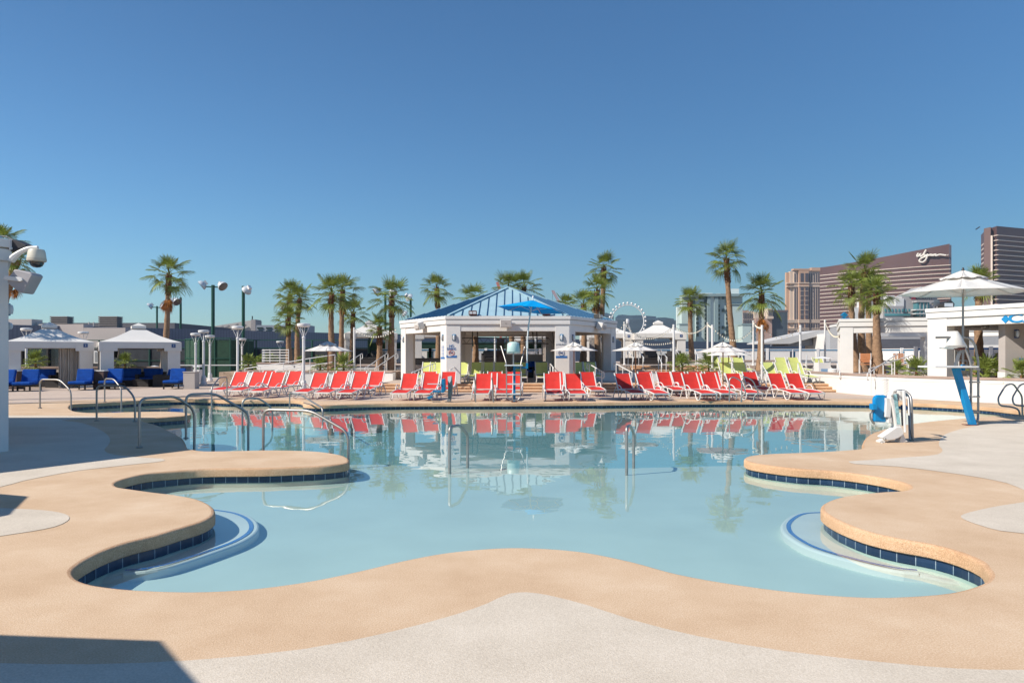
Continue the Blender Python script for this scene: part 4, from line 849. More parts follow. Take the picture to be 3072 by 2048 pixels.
# ---------------------------------------------------------------- lifeguard chairs
def guard(cx, D, lab, facing):
    r = thing('lifeguard_chair', lab, 'lifeguard chair', (cx, D, .005), 0, 'lifeguard chairs'); return r
g = guard(XD(2918,16.8), 16.8, 'large lifeguard chair on a slanted blue post by the right pool edge', 0); s_ = 16.8/FX
def gp(px, py, y_=0.): return Vector((XD(px,16.8+y_)-XD(2918,16.8), y_, ZD(py,16.8+y_)))
MB().beam(gp(2867,1103), gp(2918,1276), .13, .14).build('post', BLUEP, g, bevel=.01)
MB().beam(gp(2893,1275), gp(2930,1276), .2, .03).build('base_plate', RUST, g)
MB().box(-1.04,-.06,-.32,.40,ZD(1103,16.8),ZD(1098,16.8)).build('platform', WMET, g, bevel=.008)
pts = [gp(2808,1013),gp(2868,1012),gp(2886,1022),gp(2913,1090),gp(2913,1240)]; 
far = [p + Vector((.175+0*p.x,.42,.0)) for p in pts]
U = fillet(pts + [gp(2914,1262,.1), gp(2934,1262,.36), gp(2934,1240,.42)+Vector((0,0,0))], .14, 6)
MB().tube(U, .026, 10).build('ladder_rail', STEEL, g, smooth=True)
MB().tube(fillet([gp(2880,1013,.42),gp(2905,1013,.42),gp(2924,1030,.42),gp(2935,1086,.42),gp(2934.5,1240,.42)], .14, 6), .026, 10).build('ladder_rail', STEEL, g, smooth=True)
for py_ in (1108,1146,1190,1235): MB().beam(gp(2913,py_), gp(2935,py_,.42), .09, .035).build('tread', STEEL, g, bevel=.005)
vv = []; rows = [(538,486,716,-.02),(570,482,728,-.05),(640,474,762,-.08),(740,462,800,-.10),(820,446,850,-.10),(850,452,900,-.06),(872,480,955,.0),(882,520,985,.16),(884,540,985,.34)]
for zy, xa, xb, y_ in rows:
    for j in range(9):
        u_ = j/8*2-1; p_ = gp(2780+((xa+xb)/2+(xb-xa)/2*u_)/7.127, 920+zy/7.127); vv.append((p_.x, y_+.13*u_*u_+.02, p_.z+(.015*abs(u_)**2 if zy > 860 else 0)))
so_ = MB().add(vv, [(i*9+j,i*9+j+1,(i+1)*9+j+1,(i+1)*9+j) for i in range(len(rows)-1) for j in range(8)]).build('seat', PLAS, g, smooth=True); md = so_.modifiers.new('t','SOLIDIFY'); md.thickness = .025
# turn the shell so that its back shows from the pool side camera
MB().beam(gp(2881,1049,.05), gp(2866,1098,.05), .05, .06).build('seat_strut', STEEL, g); MB().bc(gp(2878,1047,.05),(.14,.2,.04)).build('seat_bracket', RUST, g)
MB().tube([gp(2889,1112,.2),gp(2889,1094,.2)], .045, 10).build('umbrella_sleeve', BLUEP, g, smooth=True)
ub = umbrella((XD(2889,17.0), 17.0, 0.01), 1.36, ZD(880,17.0), ZD(812,17.0), 'large white umbrella on a steel pole above the right lifeguard chair', pole=STEEL, poleto=ZD(1112,17.0), ph=.2, rib=WMET, sag=.05)
s2 = 25.0/FX
g2 = guard(XD(1543,25.0), 25.0, 'small lifeguard stand with pale seat on a blue post in front of the pavilion', 0)
def hp(px, py, y_=0.): return Vector((XD(px,25+y_)-XD(1543,25.0), y_, ZD(py,25.0+y_)))
MB().beam(hp(1543,1098), hp(1543,1207), .085, .1).build('post', BLUEPL, g2, bevel=.01); MB().bc((0,0,.012),(.2,.2,.02)).build('base_plate', RUST, g2)
MB().box(-.33,.28,-.3,.35,ZD(1097.5,25)-.0,ZD(1094.5,25)).build('platform', WMET, g2, bevel=.005)
MB().beam(hp(1543,1103), hp(1582,1103), .06, .07).build('umbrella_arm', BLUEPL, g2); MB().beam(hp(1581,1106), hp(1581,1089), .07, .07).build('umbrella_sleeve', BLUEPL, g2)
MB().tube(fillet([hp(1503,1038,.2),hp(1519,1090,-.1),hp(1520,1185,-.1),hp(1528,1200,-.1),hp(1556,1200,-.1),hp(1562,1185,-.1),hp(1562,1095,-.1),hp(1574,1040,.2)], .1, 5), .02, 8).build('ladder_rail', STEEL, g2, smooth=True)
for py_ in (1124,1152,1182): MB().beam(hp(1522,py_,-.1), hp(1561,py_,-.1), .08, .04).build('tread', WMET, g2)
MB().beam(hp(1540,1060), hp(1540,1096), .045, .045).build('seat_post', STEEL, g2)
PALE = M('pale_green_shell', (.55,.72,.68), .4); vv = []; prof = [(1026,.175,-.02),(1032,.19,-.05),(1045,.20,-.08),(1054,.21,-.07),(1059,.22,.0),(1060,.21,.28)]
for (py_, ww, y_) in prof:
    for j in range(7):
        v_ = j/6*2-1; vv.append(((1540-1543)*s2 + ww*v_*(1 if py_ > 1027 else .85), y_+.1*abs(v_)**2, ZD(py_,25)+( -.03*abs(v_)**3 if py_ < 1030 else 0)))
so_ = MB().add(vv, [(i*7+j,i*7+j+1,(i+1)*7+j+1,(i+1)*7+j) for i in range(len(prof)-1) for j in range(6)]).build('seat', PALE, g2, smooth=True); md = so_.modifiers.new('t','SOLIDIFY'); md.thickness = .02
bu = umbrella((XD(1599,25.1), 25.1, 0.01), 1.22, 3.13, 3.56, 'tilted bright blue umbrella over the small lifeguard stand', grp=None, fab=BLUEFAB, pole=WMET, n=6, tilt=(R(-2), R(5)), ph=R(12), stand=False, sag=.02)
MB().tube(fillet([Vector((XD(1581,25.1)-XD(1599,25.1),0,ZD(1095,25.1))),Vector((XD(1581,25.1)-XD(1599,25.1),0,ZD(1025,25.1))),Vector((XD(1588,25.1)-XD(1599,25.1),0,ZD(960,25.1))),Vector((-.01,0,3.5))],.3,6), .026, 8).build('pole', WMET, bu, smooth=True)
MB().bc((XD(1581,25.1)-XD(1599,25.1),0,ZD(1035,25.1)),(.07,.07,.26)).build('crank_box', WMET, bu)
# ---------------------------------------------------------------- pool lifts
l = thing('pool_lift', 'white and blue pool lift folded at the right pool edge', 'pool lift', (XD(2700,13.5), 13.5, .005), 0, 'pool lifts'); k_ = 13.5/FX
def lp_(zx, zy): return ((2580+zx/7.125-2700)*k_, ZD(1140+zy/7.125, 13.5))
def LB(name, P, y0, y1, m, bv=.008): return MB().xz([lp_(*p) for p in P], y0, y1).build(name, m, l, bevel=bv)
LB('mast', [(655,225),(690,205),(735,225),(760,420),(830,1000),(890,1110),(720,1030),(690,830),(640,560),(600,400)], -.08, .08, PLAS, .015)
LB('mast_label', [(660,310),(735,300),(815,930),(745,945)], -.084, -.081, M('label_blue_green',(.35,.60,.62),.5,var=.4,scale=22), 0)
LB('foot_cover', [(720,1000),(830,990),(885,1110),(850,1170),(760,1230),(620,1270),(500,1275),(425,1225),(425,1205)], -.10, .10, PLAS, .015)
LB('heel', [(370,1300),(500,1240),(505,1395),(390,1395)], -.07, .07, PLAS); LB('heel', [(850,1160),(900,1150),(945,1260),(1000,1310),(800,1360),(830,1260)], -.05, .12, PLAS)
LB('actuator', [(845,215),(890,215),(905,1120),(880,1110)], -.14, -.08, WMET); LB('control_box', [(800,225),(940,230),(935,440),(810,440)], -.06, .08, PLAS)
LB('seat_back', [(315,420),(345,350),(400,325),(575,325),(580,915),(315,900)], .02, .12, BLUEP, .03); LB('armrest', [(225,510),(330,510),(330,625),(235,635)], -.08, .06, BLUEP)
LB('seat_pan', [(760,400),(800,350),(860,370),(870,960),(825,960)], .05, .40, NAVY, .02); LB('armrest', [(925,540),(1005,540),(1005,650),(930,655)], .0, .1, NAVY)
LB('battery', [(930,655),(995,655),(995,810),(932,810)], .0, .1, WMET); LB('battery', [(935,812),(995,812),(990,985),(945,990)], .0, .1, GREYST)
LB('link_arm', [(530,385),(640,385),(640,480),(620,800),(515,790),(535,480)], -.06, .02, PLAS); LB('link_arm', [(580,790),(650,790),(655,920),(580,920)], -.05, .05, PLAS)
for zx, zy in ((690,243),(625,333),(468,1248),(410,1335)):
    x_, z_ = lp_(zx, zy); b_ = MB().lathe([(.022,0),(.022,.02),(.012,.03)], 10); b_.V = [(x_+a_, -.10-c_, z_+d_) for a_, d_, c_ in b_.V]; b_.build('bolt', STEEL, l, smooth=True)
def lq(zx, zy, y_): return Vector((XD(2580+zx/7.125, 13.5+y_)-XD(2700,13.5), y_, ZD(1140+zy/7.125, 13.5+y_)))
def lt(pts, r, name='tube'): return MB().tube(fillet([lq(*p) for p in pts], .12, 5), r, 8).build(name, STEEL, l, smooth=True)
lt([(300,640,.05),(215,700,.05),(230,850,.05),(310,940,.05)], .02, 'footrest_tube')
for k, (dx, dy) in enumerate(((0,0),(-55,.22))):
    ro = thing('pool_grab_rail', ('front' if k == 0 else 'rear')+' steel grab rail beside the white and blue pool lift', 'handrail', l.location, 0, 'pool ladder grab rails')
    P = [(800+dx,260,.75+dy),(870+dx,225,.62+dy),(960+dx,235,.5+dy),(1085+dx,340,.35+dy),(1100+dx,520,.3+dy),(1125+dx,1215+k*15,.3+dy*0)]
    P = [lq(a_,b2,c_) for a_, b2, c_ in P]; P[-1].z = .0
    MB().tube(fillet(P, .18, 6), .024, 10).build('rail', STEEL, ro, smooth=True)
l2 = thing('pool_lift', 'pool lift with blue seat and grey mast at the far pool edge', 'pool lift', (XD(1344,25.0), 25.0, .005), 0, 'pool lifts'); k2 = 25.0/FX
def l2p(zx, zy): return ((1300+zx/9.8-1344)*k2, ZD(1060+zy/9.8, 25.0))
def LC(name, P, y0, y1, m, bv=.006): return MB().xz([l2p(*p) for p in P], y0, y1).build(name, m, l2, bevel=bv)
LC('mast', [(430,690),(530,690),(530,1340),(435,1340)], -.06, .06, M('mast_grey',(.20,.23,.22),.5)); LC('mast_head', [(430,680),(540,660),(530,800),(480,875),(430,780)], -.07, -.061, WMET)
LC('seat_back', [(265,745),(350,745),(365,1080),(320,1150),(240,1150),(250,900)], -.2, .2, BLUEPL, .015); LC('seat_pan', [(0,1080),(200,1095),(230,1140),(0,1140)], -.2, .2, BLUEPL, .01)
LC('leg_arm', [(-20,1235),(170,1145),(400,1035),(405,1060),(190,1165),(-10,1270)], -.03, .03, WMET); LC('footrest', [(-180,1280),(-60,1235),(0,1240),(0,1270),(-100,1350),(-150,1330)], -.15, .15, BLUEPL)
LC('armrest', [(-150,880),(240,880),(240,905),(-150,905)], -.24, -.20, WMET); LC('base', [(400,1380),(430,1330),(500,1335),(520,1420),(400,1420)], -.12, .12, STEEL); LC('stand', [(530,680),(550,680),(570,1000),(520,1400),(480,1400),(520,1250)], .07, .11, STEEL)
# ---------------------------------------------------------------- bins
def squarebin(px, D, z, w_, h, lab, m=WMET):
    r = thing('towel_bin', lab, 'bin', (XD(px, D), D, z), 0, 'white square bins'); MB().box(-w_/2,w_/2,0,w_,0,h*.74).build('body', m, r, bevel=.01)
    for sx in (-1,1):
        for sy in (0,1): MB().box(sx*w_*.46-.02,sx*w_*.46+.02,sy*w_*.92+.0,sy*w_*.92+.04,h*.74,h*.9).build('lid_post', m, r)
    q_ = w_*.62; MB().add([(-q_,-.08,h*.9),(q_,-.08,h*.9),(q_,w_+.08,h*.9),(-q_,w_+.08,h*.9),(0,w_/2,h)], [(3,2,1,0),(0,1,4),(1,2,4),(2,3,4),(3,0,4)]).build('pyramid_lid', m, r)
    MB().box(-w_*.3,w_*.3,-.006,-.002,h*.28,h*.5).build('notice', M('notice_blue',(.25,.42,.65),.6), r); return r
squarebin(584.5, 43.5, 0, .55, 1.0, 'white square bin with pyramid lid between the left lamp posts')
squarebin(2474, 34.8, .352, .58, 1.2, 'white towel bin with a canopy lid on the right terrace'); squarebin(458, 46, 0, .5, .95, 'white square bin seen through cabana 3')
squarebin(2860, 31.5, .74, .5, 1.2, 'white box behind the platform of the right lifeguard chair')
DIAM = M('diamond_embossed', (.80,.79,.77), .4, var=.02)
def roundbin(px, D, z, rad, h, lab):
    r = thing('round_bin', lab, 'bin', (XD(px, D), D, z), 0, 'white round embossed bins'); n = 28; m_ = 12; vv = []
    for i in range(m_+1):
        for j in range(n):
            a_ = 2*math.pi*j/n; rr = rad*(1+.02*((i+j)%2)); vv.append((rr*math.cos(a_),rr*math.sin(a_),h*.06+h*.84*i/m_))
    MB().add(vv, [(i*n+j,i*n+(j+1)%n,(i+1)*n+(j+1)%n,(i+1)*n+j) for i in range(m_) for j in range(n)]).build('body', DIAM, r)
    MB().lathe([(rad*.9,0),(rad*.95,h*.06)], 24).build('base', WMET, r, smooth=True); MB().lathe([(rad*1.04,h*.90),(rad*1.05,h*.95),(rad*.8,h),(rad*.3,h+.01)], 28).build('rim', WMET, r, smooth=True); return r
roundbin(2651, 28.4, .0, .31, .74, 'white embossed round bin at the foot of the right retaining wall'); roundbin(2499, 33.9, .352, .22, .62, 'white embossed round bin beside the white towel bin')
# ---------------------------------------------------------------- palms
def fan(mb, o_, az, el, pet, Rr, droop, rg, n=20, spread=2.0, m_pet=True):
    """one fan leaf: a petiole and a pleated blade whose tips hang"""
    h = Vector((math.cos(az), math.sin(az), 0)); up = Vector((0,0,1)); side = Vector((-math.sin(az), math.cos(az), 0))
    e0 = el; pts = [Vector(o_)]; e = e0
    for i in range(3):
        d = h*math.cos(e) + up*math.sin(e); pts.append(pts[-1] + d*(pet/3)); e -= droop*.22
    vv = []
    for i, p in enumerate(pts):
        w_ = .022 - .004*i; vv += [p+side*w_, p-side*w_, p-up*w_]
    mb.add(vv, [(3*i+a, 3*i+(a+1)%3, 3*i+3+(a+1)%3, 3*i+3+a) for i in range(3) for a in range(3)])
    hub = pts[-1]; ax = h*math.cos(e) + up*math.sin(e); nrm = side.cross(ax); roll = rg.uniform(-.35,.35)
    sd = side*math.cos(roll) + nrm*math.sin(roll)
    nr = ax.cross(sd)*-1
    if nr.z < 0: nr = -nr
    for k in range(n):
        f = (k+.5)/n*2-1; a = f*spread + rg.uniform(-.03,.03); L_ = Rr*(1-.22*abs(f)**2)*rg.uniform(.88,1.05)
        d = (ax*math.cos(a) + sd*math.sin(a)).normalized(); wv = d.cross(nr).normalized(); hw = Rr*spread/n*.46
        dr = droop*rg.uniform(.75,1.3)
        st = []
        for t_, ww in ((.03,.10),(.38,.66),(.62,.44),(.84,.20)):
            c = hub + d*(L_*t_) - up*(dr*L_*.42*max(0,t_-.25)**1.7) + nr*(.05*L_*math.cos(a)*t_)
            pl = (.012 if k % 2 else -.012)*t_
            st.append((c+wv*hw*ww+nr*pl, c-wv*hw*ww-nr*pl))
        tip = hub + d*L_ - up*(dr*L_*.42*.75**1.7*1.25) + nr*(.05*L_*math.cos(a))
        vv = [q_ for s__ in st for q_ in s__] + [tip]
        mb.add(vv, [(0,1,3,2),(2,3,5,4),(4,5,7,6),(6,7,8)])
def crown_mesh(seed, n=26, lo=-.50, hi=1.42, pet=.66, Rr=.70, seg=20, m=LEAF, stretch=1.):
    rg = random.Random(seed); mb = MB()
    for i in range(n):
        t_ = (i+.5)/n; el = lo + (hi-lo)*t_**.85 + rg.uniform(-.12,.12); az = i*2.39996 + rg.uniform(-.25,.25)
        s_ = rg.uniform(.85,1.12)*(1 if t_ < .8 else .82)
        dr = .25 + (.55*(1-t_)) + rg.uniform(-.15,.3)
        fan(mb, (0,0,-.25+.45*t_), az, el, pet*s_, Rr*s_, max(.15,dr)*(1 if el < .9 else .35), rg, seg)
    return mb
def dry_mesh(seed, n=5, k=1.):
    rg = random.Random(seed); mb = MB()
    for i in range(n): fan(mb, (0,0,-.35), rg.uniform(0,6.28), rg.uniform(-1.5,-1.15), .30*k, .62*k, .9, rg, 16, 1.0)
    return mb
CR = []
for s_ in range(5):
    o = crown_mesh(11+s_, n=24+2*(s_%3)).build('crown', LEAF); CR.append(o.data); bpy.data.objects.remove(o)
DR = []
for s_ in range(3):
    o = dry_mesh(50+s_, 6).build('dry_fronds', DRY); DR.append(o.data); bpy.data.objects.remove(o)
def linked(name, me, parent, loc, rz=0, scale=1.):
    o = bpy.data.objects.new(name, me); C.objects.link(o); o.parent = parent; o.location = loc; o.rotation_euler.z = rz; o.scale = (scale,)*3; return o
pk = 0
def palm(pxb, D, z0, pxc, pyc, cr, lab, rb=.20, dry=0, boots=1.2, rt=None, seed=None):
    """base column, distance, base height, crown centre column/row, crown radius in metres"""
    global pk; pk += 1; rg = random.Random(pk*17+3)
    B = Vector((XD(pxb, D), D, z0)); T = Vector((XD(pxc, D), D + rg.uniform(-.2,.2), ZD(pyc, D)-.1))
    r = thing('palm_tree', lab, 'palm tree', B, 0, 'fan palms'); H_ = (T-B).z; rt = rt or .135; K = 26; pts = []; rad = []
    bow = Vector((rg.uniform(-.12,.12), rg.uniform(-.12,.12), 0))
    for i in range(K+1):
        t_ = i/K; p = (T-B)*t_; p.x = (T.x-B.x)*(t_**1.3); p += bow*math.sin(math.pi*t_)*(H_/5); pts.append(p)
        rad.append(rt + (rb-rt)*(1-t_)**2.2 + .01*math.sin(i*2.2) + (.07*math.exp(-t_*H_/.35)))
    MB().tube(pts, rad, 14).build('trunk', BARK, r, smooth=True)
    mb = MB(); hb = min(boots, H_*.5); nb = int(hb/.085)
    for i in range(nb):
        zz = H_ - hb*i/nb; t_ = zz/H_; c = pts[min(K,int(t_*K))].lerp(pts[min(K,int(t_*K)+1)], t_*K-int(t_*K)); f = 1 - i/nb
        for j in range(7):
            a = j*2*math.pi/7 + i*.9 + rg.uniform(-.2,.2); ro = rt + .015 + .045*math.sin(math.pi*min(1,f+.15)); d = Vector((math.cos(a),math.sin(a),0)); s2_ = Vector((-d.y,d.x,0))*.055
            b0 = c + d*(rt*.75); tp = c + d*(ro+rg.uniform(.0,.05)) + Vector((0,0,.10+rg.uniform(0,.05)))
            mb.add([b0+s2_-Vector((0,0,.05)), b0-s2_-Vector((0,0,.05)), tp-s2_*.5, tp+s2_*.5, b0+Vector((0,0,.07))], [(0,1,2,3),(3,2,4)])
    if nb: mb.build('boots', BOOT, r)
    s_ = cr/1.52; linked('crown', CR[(pk*3) % 5], r, pts[-1], rg.uniform(0,6.28), s_)
    if dry: linked('dry_fronds', DR[pk % 3], r, pts[-1]-Vector((0,0,.3 if dry == 1 else .6)), rg.uniform(0,6.28), s_*(.9 if dry == 1 else 1.1))
    return r
palm(487,42,0,502,818,1.62,'tall palm with an orange dead frond behind cabana 3',.24,dry=2,boots=1.3)
palm(893,49,.7,898,893,1.35,'palm with the higher crown behind the left pair',.2); palm(869,50,.9,868,880,1.45,'palm with yellow flower stalks at the left of the pair',.19,dry=1)
palm(868,47,.74,864,955,1.30,'short thick palm in front of the left pair by the tall lamp',.24,boots=1.2)
palm(997,41.5,.74,995,880,1.60,'broad palm right behind the left market umbrella',.25,boots=.9); palm(1024,46,.9,1026,868,1.60,'palm leaning over the broad one, its crown reaching right',.19,dry=1)
palm(1053,51,.9,1060,935,1.35,'shorter palm right of the broad palm, left of cabana 4',.18)
palm(1171,42,.74,1177,890,1.62,'tall palm at the left edge of the central pavilion',.25,boots=1.2); palm(1136,41.5,.74,1138,978,1.05,'small palm with a shaggy trunk in front of cabana 4',.19,boots=1.1)
palm(1314,46,1,1311,862,1.35,'palm standing clear above the left slope of the blue roof',.19,dry=0,boots=1.3)
palm(1426,42,.7,1420,895,1.38,'palm whose crown rises just behind the blue roof left of its apex',.22,boots=.5); palm(1536,46,1,1526,862,1.45,'palm behind the blue roof apex, left one',.2); palm(1572,47,1,1573,858,1.45,'palm behind the blue roof apex, right one',.2)
palm(1794,43,.7,1812,802,1.35,'tallest palm behind the right end of the blue roof',.19,dry=0,boots=.8); palm(1799,40.6,.7,1792,868,1.25,'middle palm under the tallest one at the right end of the blue roof',.19,dry=1)
palm(1748,42,.7,1752,910,1.35,'palm with a broad crown low over the right slope of the blue roof',.23,dry=1,boots=.5); palm(1700,48,1,1698,915,1.15,'palm half hidden behind the right slope of the blue roof',.2)
palm(2078,46,.95,2069,903,1.35,'dark slim palm right of the cabana with a blue sign',.19,boots=.7); palm(2206,40.5,.7,2176,775,1.40,'tallest palm of all, leaning left in front of the pale hotel',.2,dry=0,boots=1.4)
palm(2281,41,.7,2282,878,1.62,'palm with an orange dead frond between the string light posts',.24,dry=2,boots=1.0)
palm(2569,36.5,.74,2558,855,1.25,'left palm of the four at the right open pavilion',.24,boots=.9); palm(2591,38,.74,2592,810,1.40,'highest palm of the four at the right open pavilion',.24,boots=.7)
palm(2614,40,.74,2612,845,1.20,'rear palm of the four at the right open pavilion',.22,boots=.7); palm(2634,33.7,.74,2626,880,1.15,'front palm of the four at the right open pavilion with a flared base',.29,boots=1.0)
palm(2941,31.5,.74,2935,842,1.05,'palm behind the big white umbrella and the right pavilion',.22,boots=.9)
palm(-25,24,0,2,722,.95,'palm behind the black speaker at the top of the left pavilion',.2,boots=.6); palm(-40,26,0,46,775,.78,'palm with orange fronds behind the dome camera',.18,dry=2,boots=.3)
palm(-190,34.4,0,-152,787,1.5,'palm outside the frame whose crown shades the roof of cabana 2',.2)
# fan shrubs
SH = []
for s_ in range(3):
    o = crown_mesh(80+s_, n=22, lo=.05, hi=1.45, pet=.34, Rr=.42, seg=16).build('leaves', LEAF2); SH.append(o.data); bpy.data.objects.remove(o)
def shrub(px, D, z, s_, lab, stem=.08):
    r = thing('fan_palm_shrub', lab, 'shrub', (XD(px, D), D, z), 0, 'small fan palm shrubs'); k = int(px) % 3
    MB().tube([(0,0,-.03),(0,0,stem+.12)], [.06,.05], 8).build('stem', BOOT, r); linked('leaves', SH[k], r, (0,0,stem+.1), px, s_); return r
shrub(961,37.9,.75,.85,'fan palm shrub right of the umbrella pole on the left planter',.12); shrub(1031,37.9,.75,1.1,'bushy fan palm shrub between the left palms')
shrub(745,36.9,.1,.75,'little fan palm with its own trunk left of the ramp',.95); shrub(899,43,1.0,.5,'tiny fan palm shrub below the white panel railing on the left')
shrub(107,38.6,.95,1.0,'yellow green fan palm shrub behind cabana 2',.1); shrub(375,39.6,.95,.95,'yellow green fan palm shrub behind cabana 3',.05)
shrub(2046,36.4,.80,1.1,'fan palm shrub at the base of the string light post'); shrub(2126,36.3,.80,1.05,'fan palm shrub right of the light post on the short planter wall')
shrub(2690,32.5,.74,.7,'small fan palm shrub left end of the retaining wall planter'); shrub(2749,28.6,.74,.85,'fan palm shrub beside the tip of the white lifeguard platform',.1); shrub(2820,27.2,.74,.85,'fan palm shrub at the front column of the right pavilion',.05)
shrub(2962,26.3,.74,1.05,'largest bright fan palm shrub behind the lifeguard ladder',.05); shrub(2990,26.0,.74,.75,'fan palm shrub right of the largest one'); shrub(3066,24.4,.74,.85,'fan palm shrub cut by the right frame edge'); shrub(2905,30.5,.76,.5,'far small fan palm shrub behind the lifeguard seat')
hb = thing('round_bush', 'round dark green bush behind the curved white railing', 'bush', Q(800,45.5,.3)); mb = MB(); rg = random.Random(5)
for i in range(900):
    d = Vector((rg.gauss(0,1),rg.gauss(0,1),rg.gauss(0,1))).normalized()*rg.uniform(.45,.85)**.6; p = Vector((d.x*1.0,d.y*.8,d.z*.75+.75)); a = Vector((rg.uniform(-1,1),rg.uniform(-1,1),rg.uniform(-1,1))).normalized()*.07; b_ = a.orthogonal().normalized()*.05; mb.add([p-a,p+b_,p+a,p-b_],[(0,1,2,3)])
mb.build('leaves', LEAF, hb)
# ---------------------------------------------------------------- lamps and poles
def make_lamp(h, lab):
    r = thing('lamp_post', lab, 'lamp post', (0,0,0), 0, 'white lamp posts with flared heads')
    MB().lathe([(.17,0),(.17,.10),(.13,.14),(.12,.42),(.085,.50)], 8, phase=.39).build('pedestal', WMET, r)
    MB().tube([(0,0,.45),(0,0,h-.62)], .062, 12).build('shaft', WMET, r, smooth=True)
    hd = MB().lathe([(.075,h-.66),(.08,h-.60),(.05,h-.57)], 12)
    for k in range(4):
        a = k*math.pi/2+.5; hd.tube([(.03*math.cos(a),.03*math.sin(a),h-.62),(.11*math.cos(a),.11*math.sin(a),h-.42),(.25*math.cos(a),.25*math.sin(a),h-.13)], .014, 6)
    hd.build('cradle', WMET, r, smooth=True)
    MB().lathe([(.20,h-.16),(.27,h-.13),(.29,h-.06),(.28,h-.02),(.20,h),(.02,h+.01)], 24).build('lamp_head', WMET, r, smooth=True); return r
for k, (px, D, h, z, lab) in enumerate([(587,42.4,2.88,0,'left of the trio of white lamp posts'),(611,39.8,2.96,0,'tallest, middle of the trio of white lamp posts'),(630,45.3,2.83,0,'right of the trio of white lamp posts'),(713,36.5,3.05,0,'tall white lamp post left of the ramp'),(726,50,2.75,0,'small white lamp post just right of the tall one'),
        (840,57,2.7,0,'far white lamp post behind the curved railing'),(911,31.8,2.98,0,'tall white lamp post between the red loungers and the left umbrella'),(79,40.5,3.1,0,'white lamp post peeping over the left of cabana 2'),(250,42,2.95,0,'white lamp post peeping over the right of cabana 2')]):
    o = make_lamp(h, lab); o.location = (XD(px, D), D, z)
def string_post(px, D, z, h, k, lab):
    r = thing('string_light_post', lab, 'post', (XD(px, D), D, z), 0, 'white string light posts'); MB().tube([(0,0,0),(0,0,h)], .055, 12).build('shaft', WMET, r, smooth=True)
    MB().lathe([(.10,0),(.10,.03),(.06,.06)], 12).build('base', WMET, r, smooth=True); MB().tube([(0,0,h-.08),(.10,0,h-.04)], .012, 6).build('hook', STEEL, r); return Vector((XD(px,D), D, z+h-.06))
SP = {}
for px, D, z, py, lab in [(1063,37.8,.74,982,'left of the central pavilion, by cabana 4'),(1873,46,1,965,'left of the cabana with a blue sign'),(2021,35.6,.80,973,'thick one in front of the cabana with a blue sign'),(2123,44,1,966.5,'in front of the pale hotel, left of a close pair'),(2137,36.0,.80,974,'in front of the pale hotel, right of a close pair'),
        (2260,43,1,961,'left of the palm with the orange frond'),(2286,33.9,.352,975,'just right of the palm with the orange frond'),(2401,35.3,.352,975,'behind the right end of the lime loungers'),(2475,43,1,959,'behind the white towel bin'),(1237+248,44,1,1010,'seen through the pavilion, left'),(1607,43,1,1012,'seen through the pavilion, right')]:
    SP[px] = string_post(px, D, z, ZD(py, D)-z, 0, 'white string light post ' + lab)
bm_ = MB().lathe([(.012,0),(.014,-.03),(.032,-.06),(.028,-.09),(.01,-.105)], 8); ob = bm_.build('bulb', M('warm_glass',(.80,.74,.62),.3)); BULB = ob.data; bpy.data.objects.remove(ob)
def string(a, b_, sag, lab, n=None):
    a = Vector(a); b_ = Vector(b_); L_ = (b_-a).length; n = n or int(L_/.38); r = thing('string_lights', lab, 'string lights', a, 0, 'strings of bulbs'); P = []
    for i in range(25):
        t_ = i/24; P.append((b_-a)*t_ - Vector((0,0,4*sag*t_*(1-t_))))
    MB().tube(P, .006, 4).build('wire', BRONZE, r)
    for i in range(n):
        t_ = (i+.5)/n; linked('bulb', BULB, r, (b_-a)*t_ - Vector((0,0,4*sag*t_*(1-t_)+.01)))
string(SP[1873], SP[2021], .75, 'string of bulbs from the left post across the cabana roof'); string(Q(1800,42,2.75), SP[1873]-Vector((0,0,.0)), .35, 'string of bulbs from the pavilion to the first post')
string(SP[2021], SP[2123], .42, 'string of bulbs over the slim dark palm'); string(SP[2123], SP[2137], .05, 'very short string of bulbs between the close pair of posts'); string(SP[2137], SP[2260]-Vector((0,0,.35)), .68, 'string of bulbs hanging in front of the tallest palm')
string(SP[2260], SP[2286], .12, 'short string of bulbs behind the palm with the orange frond'); string(SP[2286], SP[2401], .50, 'string of bulbs in front of the peach tower'); string(SP[2475], (15.5,34.8,2.55), .30, 'string of bulbs from the last post to the open pavilion')
string(SP[1063], Q(1190,36.5,2.95), .38, 'string of bulbs in front of cabana 4', 18); string(SP[2021]-Vector((0,0,.75)), SP[1873]-Vector((0,0,.85)), .25, 'lower string of bulbs across the cabana with a blue sign')
def refl(par, loc, rz, lab='floodlight_head'):
    """domed court light: bowl opening outwards and down, ballast box on its back"""
    def rot(V): return [(x, z*-.80+y*.60, z*.60+y*.80) for x, y, z in V]
    h = MB().lathe([(.08,.26),(.22,.22),(.33,.12),(.38,-.02),(.385,-.08)], 16); h.V = rot(h.V); o = h.build('reflector', LENS, par, loc=loc, smooth=True, rz=rz)
    g_ = MB().lathe([(.36,-.085),(.30,-.10),(.02,-.105)], 16); g_.V = rot(g_.V); g_.build('lamp_glass', M('dull_glass',(.20,.18,.17),.3) if 'dull_glass' not in bpy.data.materials else bpy.data.materials['dull_glass'], par, loc=loc, smooth=True, rz=rz)
    b_ = MB().box(-.13,.13,-.16,.16,.24,.42); b_.V = rot(b_.V); b_.build('ballast', WMET, par, loc=loc, rz=rz); return o
